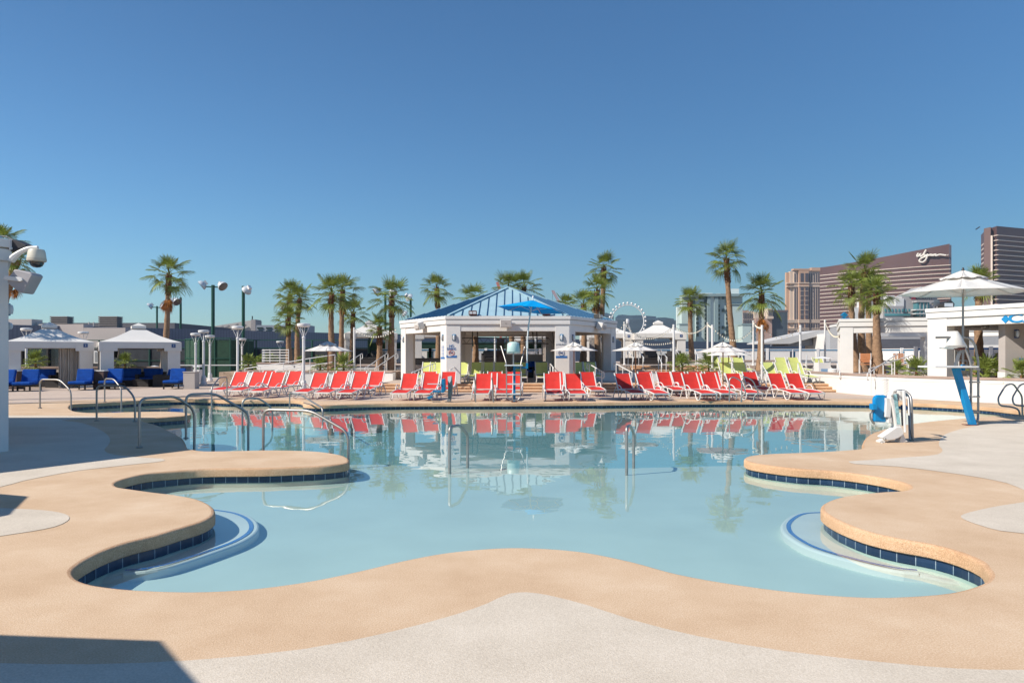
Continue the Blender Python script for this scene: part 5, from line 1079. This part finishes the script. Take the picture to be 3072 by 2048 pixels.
def mast(px, D, pyt, lab, arms=(), single=None, r_=.10):
    h = ZD(pyt, D); r = thing('court_light_mast', lab, 'light mast', (XD(px, D), D, 0), 0, 'green tennis court light masts'); MB().tube([(0,0,0),(0,0,h)], r_, 12).build('pole', GREENP, r, smooth=True)
    if arms:
        (xa, ya, za), (xb, yb, zb) = [((q_[0]-px)*D/FX, q_[2], ZD(q_[1], D)) for q_ in arms]
        MB().beam((xa,ya,za),(xb,yb,zb),.09,.09).build('crossarm', GREENP, r); refl(r, (xa,ya,za+.1), R(110)); refl(r, (xb,yb,zb+.1), R(-120))
    if single: refl(r, ((single[0]-px)*D/FX, -.1, ZD(single[1], D)), R(single[2])); MB().beam((0,0,ZD(single[1]-8,D)),((single[0]-px)*D/FX,0,ZD(single[1]-8,D)),.06,.06).build('crossarm', GREENP, r)
    return r
mast(471,80,918,'short looking green light mast left of the tall palm trunk',((449,921,0),(492,923,0))); mast(542,67,892,'green light mast with two mirror heads right of the tall palm',((536,911,-1.2),(549,911,-1.2)))
mast(639,56,855,'tallest green light mast with a crossarm and two heads',((606,859,0),(668,862,0)),r_=.13); mast(730,56,858,'tall green light mast with a single head on its right',single=(742,871,60),r_=.12)
mast(1156,62,878,'green light mast behind the palm at the pavilion, head to the left',((1128,880,0),(1180,884,0))); mast(1232,64,882,'green light mast at the left end of the blue roof',single=(1228,893,-60)); mast(1224,80,945,'small green light mast with a round head over the pavilion corner',single=(1215,941,-60),r_=.06)
mast(862,75,930,'light mast hidden behind the short thick palm',single=(855,927,-60),r_=.06)
# ---------------------------------------------------------------- court fence, enclosure, long buildings
def fence(name, pts, z0, z1, lab, mpost, mrail, posts, screen=None, sz=(0,1), rails=(1.,), pr=.07):
    r = thing(name, lab, 'fence'); k = 0
    for i in range(len(pts)-1):
        a = Vector((*pts[i],0)); b_ = Vector((*pts[i+1],0)); L_ = (b_-a).length; n = max(1, int(round(L_/posts)))
        for j in range(n+(1 if i == len(pts)-2 else 0)):
            p = a.lerp(b_, j/n); MB().tube([(p.x,p.y,z0),(p.x,p.y,z1)], pr, 8).build('post', mpost, r, smooth=True)
        for f in rails:
            z_ = z0+(z1-z0)*f; MB().beam((a.x,a.y,z_),(b_.x,b_.y,z_),.05,.06).build('rail', mrail, r)
        if screen: MB().beam((a.x,a.y+.03,z0+(z1-z0)*(sz[0]+sz[1])/2),(b_.x,b_.y+.03,z0+(z1-z0)*(sz[0]+sz[1])/2),.02,(z1-z0)*(sz[1]-sz[0])).build('windscreen', screen, r)
    return r
fence('court_fence', [(-36,57),(-24,56.5),(-11,56.2)], 0, 2.75, 'dark green tennis court fence with black windscreen behind the left terrace', GREENP, GREENP, 4.2, BLACKS, (.06,.76), (1.,.78,.43,.10))
fence('court_fence', [(-11,56.6),(2.5,58)], 1.0, 3.2, 'dark green court fence seen through cabana 4 and the central pavilion', GREENP, GREENP, 3.0, SCREEN, (.1,.7), (1.,.72))
fence('court_enclosure', [(-23.6,53.0),(-21.3,50.0),(-19.2,50.0),(-19.4,55)], 0, 2.75, 'green mesh enclosure between the three lamp posts', GREENP, GREENP, 1.2, SCREEN, (.04,.96), (1.,.5,.04), .05)
fence('court_net', [(-22,47.5),(-15.2,48)], 0, .95, 'low white barrier behind the lamp posts', WMET, WMET, 2.4, None, (0,1), (1.,.12), .03)
struct(MB().box(-60,-10,52,70,.006,.012).build('tennis_court', BRICKR), 'red brown tennis court floor')
def panelrail(pts, z0, lab, n=1.95, h=1.05, m=WMET, pm=WHITE2, fr=BLUEPL):
    r = thing('panel_railing', lab, 'railing')
    for i in range(len(pts)-1):
        a = Vector((*pts[i],z0)); b_ = Vector((*pts[i+1],z0)); L_ = (b_-a).length; k = max(1,int(round(L_/n))); d = (b_-a).normalized()
        MB().beam(a+Vector((0,0,h)), b_+Vector((0,0,h)), .06,.05).build('top_rail', m, r); MB().beam(a+Vector((0,0,h-.14)), b_+Vector((0,0,h-.14)), .04,.03).build('middle_rail', m, r); MB().beam(a+Vector((0,0,.10)), b_+Vector((0,0,.10)), .05,.04).build('bottom_rail', m, r)
        MB().beam(a+Vector((0,.09,h-.07)), b_+Vector((0,.09,h-.07)), .01,.10).build('blue_band', fr, r); MB().beam(a+Vector((0,.09,.02)), b_+Vector((0,.09,.02)), .01,.12).build('blue_band', fr, r)
        for j in range(k+1):
            p = a.lerp(b_, j/k); big = (j % 2 == 0); s_ = .10 if big else .025
            MB().box(p.x-s_,p.x+s_,p.y-.05,p.y+.05,z0,z0+h+(.08 if big else -.02)).build('post', m, r)
            if j < k:
                q_ = a.lerp(b_, (j+1)/k); MB().beam(p+d*.22+Vector((0,.0,h*.52)), q_-d*.22+Vector((0,.0,h*.52)), .03, h*.62).build('panel', pm, r)
                MB().beam(p+d*.12+Vector((0,.08,h*.52)), p+d*.20+Vector((0,.08,h*.52)), .01, h*.7).build('blue_strip', fr, r)
    return r
panelrail([(XD(888,57),57),(XD(1046,57),57)], 1.0, 'white panel railing behind the left market umbrella')
panelrail([(XD(1140,55),55),(XD(1290,55),55),(XD(1700,57),57)], 1.0, 'white panel railing seen through the central pavilion')
panelrail([(XD(1880,57),57),(XD(2150,57),57),(XD(2530,57),57)], 1.0, 'long white panel railing with blue edges right of the cabana')
panelrail([(26.6,57),(29.5,52)], 1.0, 'white panel railing seen through the right open pavilion'); panelrail([(24.5,44.5),(40,43.8)], .8, 'white panel railing behind the right pavilion, its shade painted in', n=2.3, h=1.25, m=M('rail_painted_shade',(.25,.25,.28),.7), pm=M('panel_painted_shade',(.17,.17,.20),.7), fr=NAVY)  # last railing: white one coloured dark grey to stand for the shade on it
# corrugated hall
def hall(pts, z0, z1, lab, m=CORR, cap=None, name='corrugated_hall', dep=12, cat='building'):
    r = thing(name, lab, cat)
    for i in range(len(pts)-1):
        a = Vector((*pts[i],0)); b_ = Vector((*pts[i+1],0)); L_ = (b_-a).length; ang = math.atan2(b_.y-a.y, b_.x-a.x); o = MB().box(0,L_,0,dep,z0,z1).build('wall', m, r, loc=(a.x,a.y,0), rz=ang)
        if cap: MB().box(-.05,L_+.05,-.12,dep+.1,z1,z1+.25).build('roof_edge', cap, r, loc=(a.x,a.y,0), rz=ang)
    return r
hall([(-40,57.5),(-31,66),(-14.7,84.5),(1.8,105),(29.9,127),(70,160)], -3.5, 4.0, 'long blue grey corrugated hall behind the whole resort')
hall([(-64,100),(-46,100)], -3.5, 6.0, 'dark flat roofed block over the corrugated hall on the left', M('slate_wall',(.13,.13,.15),.8), dep=20, name='flat_block')
bb = thing('beige_building', 'beige stepped building behind cabanas 2 and 3', 'building', (0,0,0)); BG = M('beige_render',(.60,.53,.49),.9,var=.04,scale=.5)
def wb_(pxa, pxb, D, pyt, dd=8, m=BG): MB().box(XD(pxa,D),XD(pxb,D),D,D+1.4,-3,ZD(pyt,D)).build('wing', m, bb)
wb_(-60,95,60,957); wb_(95.5,112,60.5,967.5); wb_(112.5,250,60.2,972); wb_(250.5,376,58.5,983)
MB().box(XD(-60,59.9),XD(75,59.9),59.6,60,ZD(1012,59.8),ZD(1002,59.8)).build('ledge', BROWN, bb)
MB().box(XD(60,44),XD(195,44),44.0,44.2,0,ZD(1036,44)).build('window_wall', GLASSD, bb)
for xx in (62,140,188): MB().box(XD(xx,43.9),XD(xx+6,43.9),43.85,44.0,0,ZD(1036,44)).build('mullion', BRONZE, bb)
for px, w_, py in ((160,52,962),(304,56,967)):
    v = thing('roof_vent', 'louvred roof unit ' + ('over cabana 2' if px == 160 else 'left of the roof of cabana 3'), 'roof unit', (XD(px,64),64,ZD(984,64)))
    ww = w_*64/FX; mb = MB()
    for k in range(6): mb.bc((ww/2,0,.1+k*.17),(ww,1.,.10))
    mb.build('louvres', M('louvre',(.25,.22,.21),.7), v); MB().box(0.05,ww-.05,-.4,.4,0,1.0).build('core', BRONZE, v)
for px in (267,281): tag(MB().tube([(XD(px,66),66,ZD(985,66)),(XD(px,66),66,ZD(966,66))], .06, 6).build('flue_pipe', BG), 'thin roof flue, '+('left' if px == 267 else 'right')+' of the two', 'pipe')
# far buildings ------------------------------------------------------------
def FZ(py, D): return ZD(py, D)
PALEG = M('pale_roof_white', (.50,.47,.45), .7, var=.05, scale=.3)
D = 150.; r = thing('white_sloped_hall', 'distant white building with a sloping ribbed roof on the left', 'building', (0,0,0))
MB().xz([(XD(586,D),FZ(1000,D)),(XD(586,D),FZ(987,D)),(XD(755,D),FZ(960,D)),(XD(755,D),FZ(1000,D))], D, D+6).build('roof', PALEG, r)
MB().box(XD(755.5,D),XD(769,D),D-.5,D+3,-3,FZ(958.5,D)).build('tower', M('tower_grey',(.35,.32,.32),.8), r)
for k, (xa, ya, xb, yb) in enumerate([(640,994,672,980),(664,995,690,977),(690,996,716,972),(740,975,690,996)]): MB().beam((XD(xa,D),D-.4,FZ(ya,D)),(XD(xb,D),D-.4,FZ(yb,D)),.3,.35).build('roof_rib', M('rib_grey',(.25,.24,.25),.7), r)
MB().tube([(XD(757,D),D,FZ(959,D)),(XD(757,D),D,FZ(948,D))], .12, 5).build('antenna', BRONZE, r)
D = 140.; r = thing('office_block', 'grey office block with banded dark windows left of the palms', 'building', (0,0,0)); OB = M('office_grey',(.30,.33,.38),.8)
MB().box(XD(769,D),XD(923,D),D,D+5,-3,FZ(975,D)).build('wall', OB, r)
for k in range(6):
    for j in range(2): MB().box(XD(769+3+k*26.5,D),XD(769+20+k*26.5,D),D-.15,D+.1,FZ(986+j*9,D)-.0,FZ(981.5+j*9,D)).build('window', GLASSD, r)
# motel
D = 300.; MG = M('mint_render',(.50,.61,.60),.85,var=.03,scale=.05); MD = M('mint_dark',(.25,.34,.36),.85); MW = M('mint_pale',(.76,.84,.82),.85)
r = thing('pale_hotel', 'pale blue green hotel block with columns of small square windows', 'building', (0,0,0))
def mbx(a, b_, ya, yb, m, name='wall', d0=0., dd=9.): return MB().box(XD(a,D),XD(b_,D),D+d0,D+dd,FZ(yb,D),FZ(ya,D)).build(name, m, r)
mbx(2090,2121,882,1060,MG); mbx(2119.5,2129,884,1060,MD,d0=-1.5); mbx(2129,2141,890,1060,MW,d0=-.8); mbx(2141,2152,884,1060,MD,d0=-1.5); mbx(2152,2227,884,1060,MG,d0=-.2)
mbx(2054,2228,882,890,MD,'parapet',d0=-2.,dd=10); mbx(2078,2091,884,1060,MD,d0=3.); mbx(2054,2078,890,1060,MG,d0=5); mbx(2043,2054,917,1060,MW,d0=8)
mbx(2028,2062,972,976,MD,'parapet',d0=-6.2,dd=-1); mbx(2028,2062,976,1060,MG,d0=-6,dd=-1); mbx(2212,2254,972,977,MD,'parapet',d0=-6.2,dd=5); mbx(2214,2254,977,1060,MG,d0=-6,dd=5); mbx(2197,2224,864,882.5,MW,'roof_box',d0=3); mbx(2185,2228,910,913.5,MD,'string_course',d0=-.6)
mbx(2100,2144,877,882,MW,'roof_unit',d0=3,dd=12); mbx(2157,2168,878,882,MW,'roof_unit',d0=3,dd=12)
wm_ = MB().box(-.28,.28,-.12,.1,-.34,.34); 
w0 = MB().box(-.30,.30,-.15,.1,-.36,.36).build('window', GLASSD, r); WMESH = w0.data; bpy.data.objects.remove(w0)
for col, rows in ((2117,(893,904,918,931,944,956,969,982,993,1004,1014)),(2154.5,(893,918,931,944,956,969,982,993,1004,1014)),(2169,(893,931,982,1004)),(2181,(893,904,918,931,944,956,969,982,993,1004)),(2091.5,(931,944,956,969,982,993,1004)),(2071,(918,944,956,969)),(2244,(980,990,1002,1014)),(2100,(893,)),(2111,(893,))):
    for yy in rows: linked('window', WMESH, r, (XD(col,D), D-(6.1 if col == 2244 else .35), FZ(yy,D)), scale=1.7)
# white roofed hall to the right
D = 120.; r = thing('white_roofed_hall', 'low building with a long rising white roof in front of the towers', 'building', (0,0,0)); WR = M('white_roof',(.62,.60,.58),.7,var=.04,scale=.2)
MB().xz([(XD(2294,D),FZ(1027,D)),(XD(2460,D),FZ(990,D)),(XD(2700,D),FZ(985,D)),(XD(2700,D),FZ(1003,D)),(XD(2450,D),FZ(1009,D)),(XD(2370,D),FZ(1031,D)),(XD(2294,D),FZ(1031,D))], D, D+9).build('roof', WR, r)
MB().xz([(XD(2376,D),FZ(1029,D)),(XD(2449,D),FZ(1008,D)),(XD(2449,D),FZ(1036,D)),(XD(2376,D),FZ(1036,D))], D+1.5, D+10).build('gable', M('hall_blue_grey',(.22,.24,.28),.8), r)  # gable in one even dark blue-grey
MB().box(XD(2451,D),XD(2492,D),D-3,D+5,-3,FZ(1002.5,D)).build('white_box', WHITE2, r); MB().box(XD(2492.5,D),XD(2900,D),D+1,D+8,-3,FZ(1003,D)).build('wall', M('hall_grey',(.33,.35,.39),.8), r)
hall([(33,72),(62,66)], -3, 4.6, 'pale grey long hall behind the right pavilions', M('hall_pale',(.40,.40,.42),.8,var=.05), cap=WHITE2, dep=8, name='grey_hall'); hall([(30.5,64),(38,63)], -3, 3.0, 'small dark block behind the right open pavilion', M('slate_block',(.10,.105,.13),.8), dep=4, name='slate_block')
hall([(38.2,62.5),(66,58)], -3, 2.2, 'low dark fence wall behind the right pavilion', M('slate_low',(.13,.135,.16),.8), cap=WHITE2, dep=3, name='slate_wall')
# Marriott
D = 260.; r = thing('grey_hotel', 'pale grey hotel with MARRIOTT lettering and a glass bay', 'building', (0,0,0)); GH = M('hotel_grey',(.42,.41,.42),.8,var=.03,scale=.1); GW_ = M('hotel_white',(.72,.72,.72),.7,var=.02,scale=.1); GT = M('teal_glass',(.08,.26,.30),.12,var=.3,scale=.1,spec=.9)
def hb_(a, b_, ya, yb, m, name='wall', d0=0., dd=5.): return MB().box(XD(a,D),XD(b_,D),D+d0,D+dd,FZ(yb,D),FZ(ya,D)).build(name, m, r)
MB().xz([(XD(2706,D),FZ(1010,D)),(XD(2706,D),FZ(889,D)),(XD(2730,D),FZ(879,D)),(XD(2760,D),FZ(862,D)),(XD(2812,D),FZ(880,D)),(XD(2812,D),FZ(1010,D))], D, D+6).build('wall', GH, r)
MB().xz([(XD(2716,D),FZ(882,D)),(XD(2760,D),FZ(861,D)),(XD(2812,D),FZ(880,D)),(XD(2812,D),FZ(884,D))], D-1, D-.2).build('roof_edge', GW_, r)
hb_(2645,2706,918,960,GH,d0=-1); hb_(2685,2710,895,920,GW_,d0=-.4); hb_(2663,2686,886,918,GW_,d0=.5); hb_(2640,2665,889,906,GH,'roof_unit',d0=3); hb_(2590,2645,903,960,GW_,d0=1); hb_(2573,2592,921,960,GW_,d0=2)
for k in range(8): hb_(2649+k*10.3,2653.5+k*10.3,927,936,GT,'window',d0=-1.2,dd=-.9)
hb_(2649,2726,941,948,GT,'window_band',d0=-1.2,dd=-.9)
hb_(2740,2776,908,950,GT,'glass_bay',d0=-2.5,dd=0); hb_(2736,2779,904,908,GH,'bay_roof',d0=-3,dd=0); hb_(2733,2776,929,932,GW_,'bay_floor',d0=-3.,dd=0); hb_(2733,2776,941,943.5,GW_,'bay_floor',d0=-3.,dd=0)
for xx in (2747,2758,2768): hb_(xx,xx+1,909,950,GH,'mullion',d0=-2.8,dd=-2.4)
text('MARRIOTT', r, (XD(2765,D), D-1.2, FZ(896,D)), 1.45, M('sign_charcoal',(.05,.05,.07),.5), sx=.92, ext=.05, off=.03, name='sign_lettering')
q_ = lambda a, b2: (XD(2729+a,D), FZ(890+b2,D))
em = MB()
for P in ([(0,10),(3,1),(6,-1),(4,6),(3,10)],[(3,1),(7,-2),(9,5),(7,6)],[(6,-2),(8,-3),(12,10),(9,10)],[(4,5),(12,4),(12,6),(3,7)],[(7,1),(10,-1),(12,9)]): em.xz([q_(*p) for p in P], D-1.3-.01*P[0][0], D-1.05)
em.build('red_emblem', M('emblem_red',(.28,.03,.06),.5), r)
# tower with curved facade and script sign
BZ = M('bronze_glass',(.125,.068,.066),.45,var=.08,scale=.02,spec=.3); CRM = M('cream_band',(.72,.60,.52),.7)
r = thing('bronze_tower', 'brown curved tower with cream bands and white script lettering', 'building', (0,0,0))
D0, D1 = 1134., 1000.; N_ = 14; arcp = []
for i in range(N_+1):
    t_ = i/N_; px = 2458 + (2849-2458)*t_; Dd = 1/((1/D0)+(1/D1-1/D0)*(t_*(2-t_)*.35+t_*.65)); arcp.append((XD(px,Dd), Dd, px))
mb = MB(); vv = []
for (x_, y_, px) in arcp:
    zt = CH + (262 + (334-262)*((px-2458)/391)**1.12)*y_/FX; vv += [(x_,y_,-3),(x_,y_,zt),(x_+85,y_+150,zt),(x_+85,y_+150,-3)]
mb.add(vv, [(4*i,4*i+4,4*i+5,4*i+1) for i in range(N_)]+[(4*i+1,4*i+5,4*i+6,4*i+2) for i in range(N_)]+[(0,1,2,3),(4*N_+3,4*N_+2,4*N_+1,4*N_)]); mb.build('facade', BZ, r, smooth=False)
MB().beam((arcp[-1][0]+.9,arcp[-1][1]+1,-3),(arcp[-1][0]+.9,arcp[-1][1]+1,CH+330*arcp[-1][1]/FX),3,2).build('corner_fin', M('fin_grey',(.16,.14,.17),.5), r)
for k in range(19):
    zz = CH + (238-k*11.05)*D0/FX
    if zz < 5: break
    mb = MB(); vv = []
    for (x_, y_, px) in arcp: vv += [(x_,y_-2.0,zz-.5),(x_,y_-2.0,zz+.5),(x_,y_-.2,zz-.5),(x_,y_-.2,zz+.5)]
    mb.add(vv, [f_ for i in range(N_) for f_ in ((4*i,4*i+4,4*i+5,4*i+1),(4*i+1,4*i+5,4*i+7,4*i+3),(4*i,4*i+2,4*i+6,4*i+4))]); mb.build('band', CRM, r)
scr = [[(372,488),(352,512),(350,532),(365,535),(390,510),(403,490),(396,518),(402,535),(417,533),(448,495),(483,438)],[(458,492),(452,515),(462,528),(480,520),(512,503)],[(505,505),(492,550),(472,590),(432,618),(397,615),(381,600),(395,575),(440,550),(480,535),(520,518),(532,503),(528,527),(545,512),(562,505),(560,527),(576,518),(592,505),(590,527),(608,510),(626,503),(623,525),(645,520),(680,508),(720,512),(760,518),(780,516)],[(796,513),(804,517)]]
mb = MB(); Dl = 1012.
for st in scr:
    P = []
    for (zx, zy) in st:
        px = 2680+zx/4.9; t_ = (px-2458)/391; i = min(N_-1,int(t_*N_)); f = t_*N_-i; yy = arcp[i][1]*(1-f)+arcp[min(N_,i+1)][1]*f - 3; P.append(Vector((XD(px,yy), yy, ZD(660+zy/4.9, yy))))
    mb.tube(crom(P, False, 1.5)+[P[-1]], 1.15, 6)
mb.build('script_lettering', M('sign_white',(.85,.80,.72),.5), r)
# second bronze tower
D = 800.; r = thing('bronze_tower', 'brown tower with cream bands at the right frame edge', 'building', (0,0,0))
TW = M('bronze_fin',(.20,.12,.10),.4); 
def P3(px, d): return (XD(px, D+d), D+d)
pf = [P3(2943,60),P3(2951,40),P3(2951.5,20),P3(2972,10),P3(2977,10),P3(2990,0),P3(3140,30),P3(3140,200),P3(2943,200)]
MB().prism(pf, -3, CH+387*D/FX).build('facade', BZ, r)
MB().prism([P3(2952,14),P3(2972,4),P3(2973,9),P3(2953,19)], -3, CH+386*D/FX).build('side_fin', TW, r); MB().prism([P3(2972,4),P3(2977.5,2),P3(2979,7),P3(2973,9)], -3, CH+360*D/FX).build('cream_fin', CRM, r)
for k in range(18):
    zz = CH + (359-k*14.75)*D/FX
    if zz < 5: break
    mb = MB(); e_ = 1.5
    a_, b2, c2 = P3(2979,5), P3(2990,0), P3(3140,30)
    mb.beam((a_[0],a_[1]-e_,zz),(b2[0],b2[1]-e_,zz),1.2,.85); mb.beam((b2[0],b2[1]-e_,zz),(c2[0],c2[1]-e_,zz),1.2,.85); a_, b2 = P3(2943,58), P3(2950.5,40); mb.beam((a_[0],a_[1]-e_,zz-3),(b2[0],b2[1]-e_,zz-3),1.2,1.5); mb.build('band', CRM, r)
MB().beam((XD(2962,D),D+20,CH+386*D/FX),(XD(2974,D),D+20,CH+394*D/FX),1,1).build('roof_crane', BRONZE, r)
# peach tower
D = 1050.; r = thing('peach_tower', 'peach tower with vertical dark window strips', 'building', (0,0,0)); PC = M('peach_stone',(.60,.38,.26),.85,var=.05,scale=.02); PCL = M('cream_stone',(.66,.53,.43),.85); PG = M('tower_glass',(.09,.08,.10),.2)
def tb(a, b_, ya, yb, m, name, d0=0., dd=9.): return MB().box(XD(a,D),XD(b_,D),D+d0,D+dd,FZ(yb,D),FZ(ya,D)).build(name, m, r)
tb(2362,2372,816,1060,PC,'wing',4); tb(2372,2382,813,1060,PCL,'wing',2); tb(2382,2459,812,1060,PCL,'core'); tb(2394,2424,807.5,1060,PC,'central_bay',-3,5); tb(2378,2428,806.5,811,PC,'cornice',-3.4,6); tb(2433,2459,803,813,PC,'roof_block',-2)
for ya, yb in ((848,851),(858,860.5),(959,963),(964,968),(984,986),(988,990)): tb(2361,2393.5,ya,yb,PCL,'string_course',-1.,5); tb(2424.5,2459.5,ya,yb,PCL,'string_course',-1.,5); tb(2393.6,2424.4,ya,yb,PCL,'string_course',-4.,5)
for xa, xb in ((2383,2386),(2390,2393),(2399,2408),(2413,2422),(2427,2430),(2433.5,2436),(2440.5,2443),(2447.5,2450),(2454,2456.5)):
    fr_ = -3.5 if 2394 < xa < 2423 else -.6
    tb(xa,xb,820,846,PG,'window_strip',fr_,fr_+2); tb(xa,xb,861.5,957,PG,'window_strip',fr_,fr_+2); tb(xa,xb,970,1040,PG,'window_strip',fr_,fr_+2)
    if fr_ < -2:
        for yy in range(873,957,14): tb(xa-.5,xb+.5,yy,yy+1.2,PCL,'spandrel',-3.9,-3)
# pink hotel with arches, dark glass wing
D = 900.; r = thing('pink_hotel', 'pale pink hotel with arched windows, roof lettering and a dark glass wing', 'building', (0,0,0)); PK = M('pink_stone',(.50,.33,.27),.85,var=.04,scale=.02)
def vb(a, b_, ya, yb, m, name, d0=0., dd=9.): return MB().box(XD(a,D),XD(b_,D),D+d0,D+dd,FZ(yb,D),FZ(ya,D)).build(name, m, r)
vb(2225,2262,933,1060,PCL,'arcade_wing'); vb(2262,2311,955,1060,PK,'tower_base',-6); vb(2260,2282,936,956,PCL,'upper_arcade',-4); vb(2296,2311,926,955,PCL,'corner_turret',-8,10); vb(2294,2313,950,957,PCL,'turret_cornice',-9,11); vb(2311.5,2361,931,1060,M('blue_grey_glass',(.085,.11,.15),.3,var=.2,scale=.05),'glass_wing',-2); vb(2311,2361.5,930,936,M('wing_top',(.16,.13,.14),.6),'glass_wing_parapet',-3)
for k in range(14): vb(2313+k*3.5,2314.2+k*3.5,938,1060,M('fin_blue',(.13,.17,.21),.5) if k == 0 else bpy.data.materials['fin_blue'],'fin',-3,0)
for k in range(5): vb(2229.5+k*6.5,2232.5+k*6.5,941,955,PG,'arched_window',-.8,1); vb(2229.5+k*6.5,2232.5+k*6.5,958,1000,PG,'window_strip',-.8,1)
for k in range(3): vb(2298.5+k*4.2,2300+k*4.2,929,948,PG,'arched_window',-8.6,-6)
text('ITIAN', r, (XD(2233,D), D-1.5, FZ(933.5,D)), 3.0, M('letter_red',(.35,.07,.06),.5), sx=1.25, ext=.2, off=.08, name='roof_lettering')
# dark glass towers behind the wheel
DG = M('blue_tower_glass',(.075,.13,.19),.25,var=.25,scale=.03,spec=.7); DL = M('tower_slab_edge',(.22,.31,.38),.4)
def gtower(D, P, yb, lab, rows, xs):
    r = thing('glass_tower', lab, 'building', (0,0,0)); MB().xz([(XD(a,D),FZ(b2,D)) for a, b2 in P]+[(XD(P[-1][0],D),-3),(XD(P[0][0],D),-3)], D, D+12).build('facade', DG, r)
    for k in range(rows):
        zz = FZ(P[0][1]+6+k*3.4, D)
        if zz > 2: MB().beam((XD(xs[0],D),D-.4,zz),(XD(xs[1],D),D-.4,zz),.8,.55).build('slab_edge', DL, r)
gtower(1300.,[(1849,951),(1855,945),(1868,943.5),(1890,946),(1915,945),(1968,949)],1060,'wide dark glass tower behind the observation wheel',20,(1849.3,1967.5)); gtower(1250.,[(1968.5,953),(1995,952),(2022,956),(2023,961),(2031,961)],1060,'lighter glass tower right of the observation wheel',18,(1969,2030.5)); gtower(1350.,[(1800,940),(1820,938),(1838,945),(1841,950)],1060,'far glass tower just over the pavilion corner',18,(1801,1840))
# observation wheel
D = 1000.; wc = (XD(1883,D), D, FZ(963,D)); Rw = 48.5*D/FX; r = thing('observation_wheel', 'white observation wheel with round cabins', 'ferris wheel', wc)
MB().tube([(Rw*math.cos(a),0,Rw*math.sin(a)) for a in [2*math.pi*i/64 for i in range(64)]], .75, 6, True).build('rim', WMET, r, smooth=True)
MB().lathe([(2.,-3),(2.4,0),(2.,3)], 12).build('hub', WMET, r)
sp_ = MB(); cabm = MB().lathe([(.1,-1.6),(1.15,-1.15),(1.6,0),(1.15,1.15),(.1,1.6)], 12).build('cabin', WMET, None, smooth=True); CM = cabm.data; bpy.data.objects.remove(cabm)
for k in range(28):
    a = 2*math.pi*k/28; sp_.tube([(0,0,0),(Rw*math.cos(a),0,Rw*math.sin(a))], .05, 4); linked('cabin', CM, r, ((Rw+2.7)*math.cos(a),0,(Rw+2.7)*math.sin(a)))
sp_.build('spokes', STEEL, r)
for sx in (-1,1): MB().beam((0,2,0),(sx*14,6,-wc[2]),2,2).build('support_leg', WMET, r)
D = 600.; r = thing('tower_crane', 'far red lattice crane jib over the blue roof', 'crane', (XD(1682,D),D,0)); mb = MB(); a_ = Vector((XD(1658,D)-XD(1682,D),0,FZ(871,D))); b2 = Vector((0,0,FZ(915,D)))
for sx in (-.8,.8):
    mb.beam(a_+Vector((sx,0,0)), b2+Vector((sx,0,0)), .4,.4)
for k in range(9): mb.beam(a_.lerp(b2,k/9)+Vector((-.8,0,0)), a_.lerp(b2,(k+1)/9)+Vector((.8,0,0)), .3,.3)
mb.build('jib', M('crane_red',(.55,.16,.12),.5), r); MB().beam(b2,(0,0,0),2.2,2.2).build('tower', bpy.data.materials['crane_red'], r); MB().beam(a_,a_+Vector((-.3,0,-8)),.2,.2).build('hoist_line', BRONZE, r)
D = 800.; r = thing('tower_crane', 'far red crane top behind the palm left of the roof apex', 'crane', (XD(1498,D),D,0)); MB().beam((XD(1492,D)-XD(1498,D),0,FZ(846,D)),(1.5,0,FZ(880,D)),3,3).build('jib', bpy.data.materials['crane_red'], r); MB().beam((1.5,0,FZ(880,D)),(1.5,0,-3),2.5,2.5).build('tower', bpy.data.materials['crane_red'], r)
# small things on the right deck
for k, (px, D_, lab) in enumerate([(2595,33.5,'between the two left palms of the open pavilion'),(2700,33.4,'behind the white stair handrail'),(2905,28.3,'behind the blue lifeguard post'),(3012,28.0,'right of the largest fan palm shrub'),(2925,28.6,'behind the lifeguard ladder')]):
    c = thing('slatted_chair', 'orange slatted metal chair ' + lab, 'chair', (XD(px,D_),D_,.745), R(20*k-30), 'orange slatted cafe chairs')
    MB().box(-.22,.22,-.2,.22,.42,.45).build('seat', ORANGE, c); 
    b_ = MB()
    for j in range(5): b_.box(-.22,.22,.2,.225,.52+j*.085,.59+j*.085)
    b_.build('backrest', ORANGE, c); f_ = MB()
    for sx in (-1,1): f_.beam((sx*.23,-.2,0),(sx*.23,-.2,.66),.025,.025).beam((sx*.23,.21,0),(sx*.23,.21,.95),.025,.025).beam((sx*.23,-.2,.65),(sx*.23,.21,.65),.025,.025)
    f_.build('frame', WMET, c)
sk = thing('skimmer_cover', 'small pale skimmer lid on the deck before the front loungers', 'lid', (XD(1733,26.0),26.0,.006)); MB().lathe([(.12,0),(.12,.02),(.05,.035)], 14).build('lid', PLAS, sk)
for xx, yy, lab in ((-5.15,14.0,'a'),): pass

# ---------------------------------------------------------------- air
hz = bpy.data.materials.new('haze_air'); hz.use_nodes = True; t = hz.node_tree; t.nodes.remove(t.nodes['Principled BSDF'])
pv = t.nodes.new('ShaderNodeVolumePrincipled'); pv.inputs['Color'].default_value = (.86,.92,1,1); pv.inputs['Density'].default_value = .00010; pv.inputs['Anisotropy'].default_value = .3
t.links.new(pv.outputs[0], t.nodes['Material Output'].inputs[1])
hb3 = MB().box(-1500, 1500, -40, 2200, -5.0, 190).build('haze', hz); hb3['kind'] = 'stuff'; hb3['label'] = 'thin pale desert haze over the distant skyline'
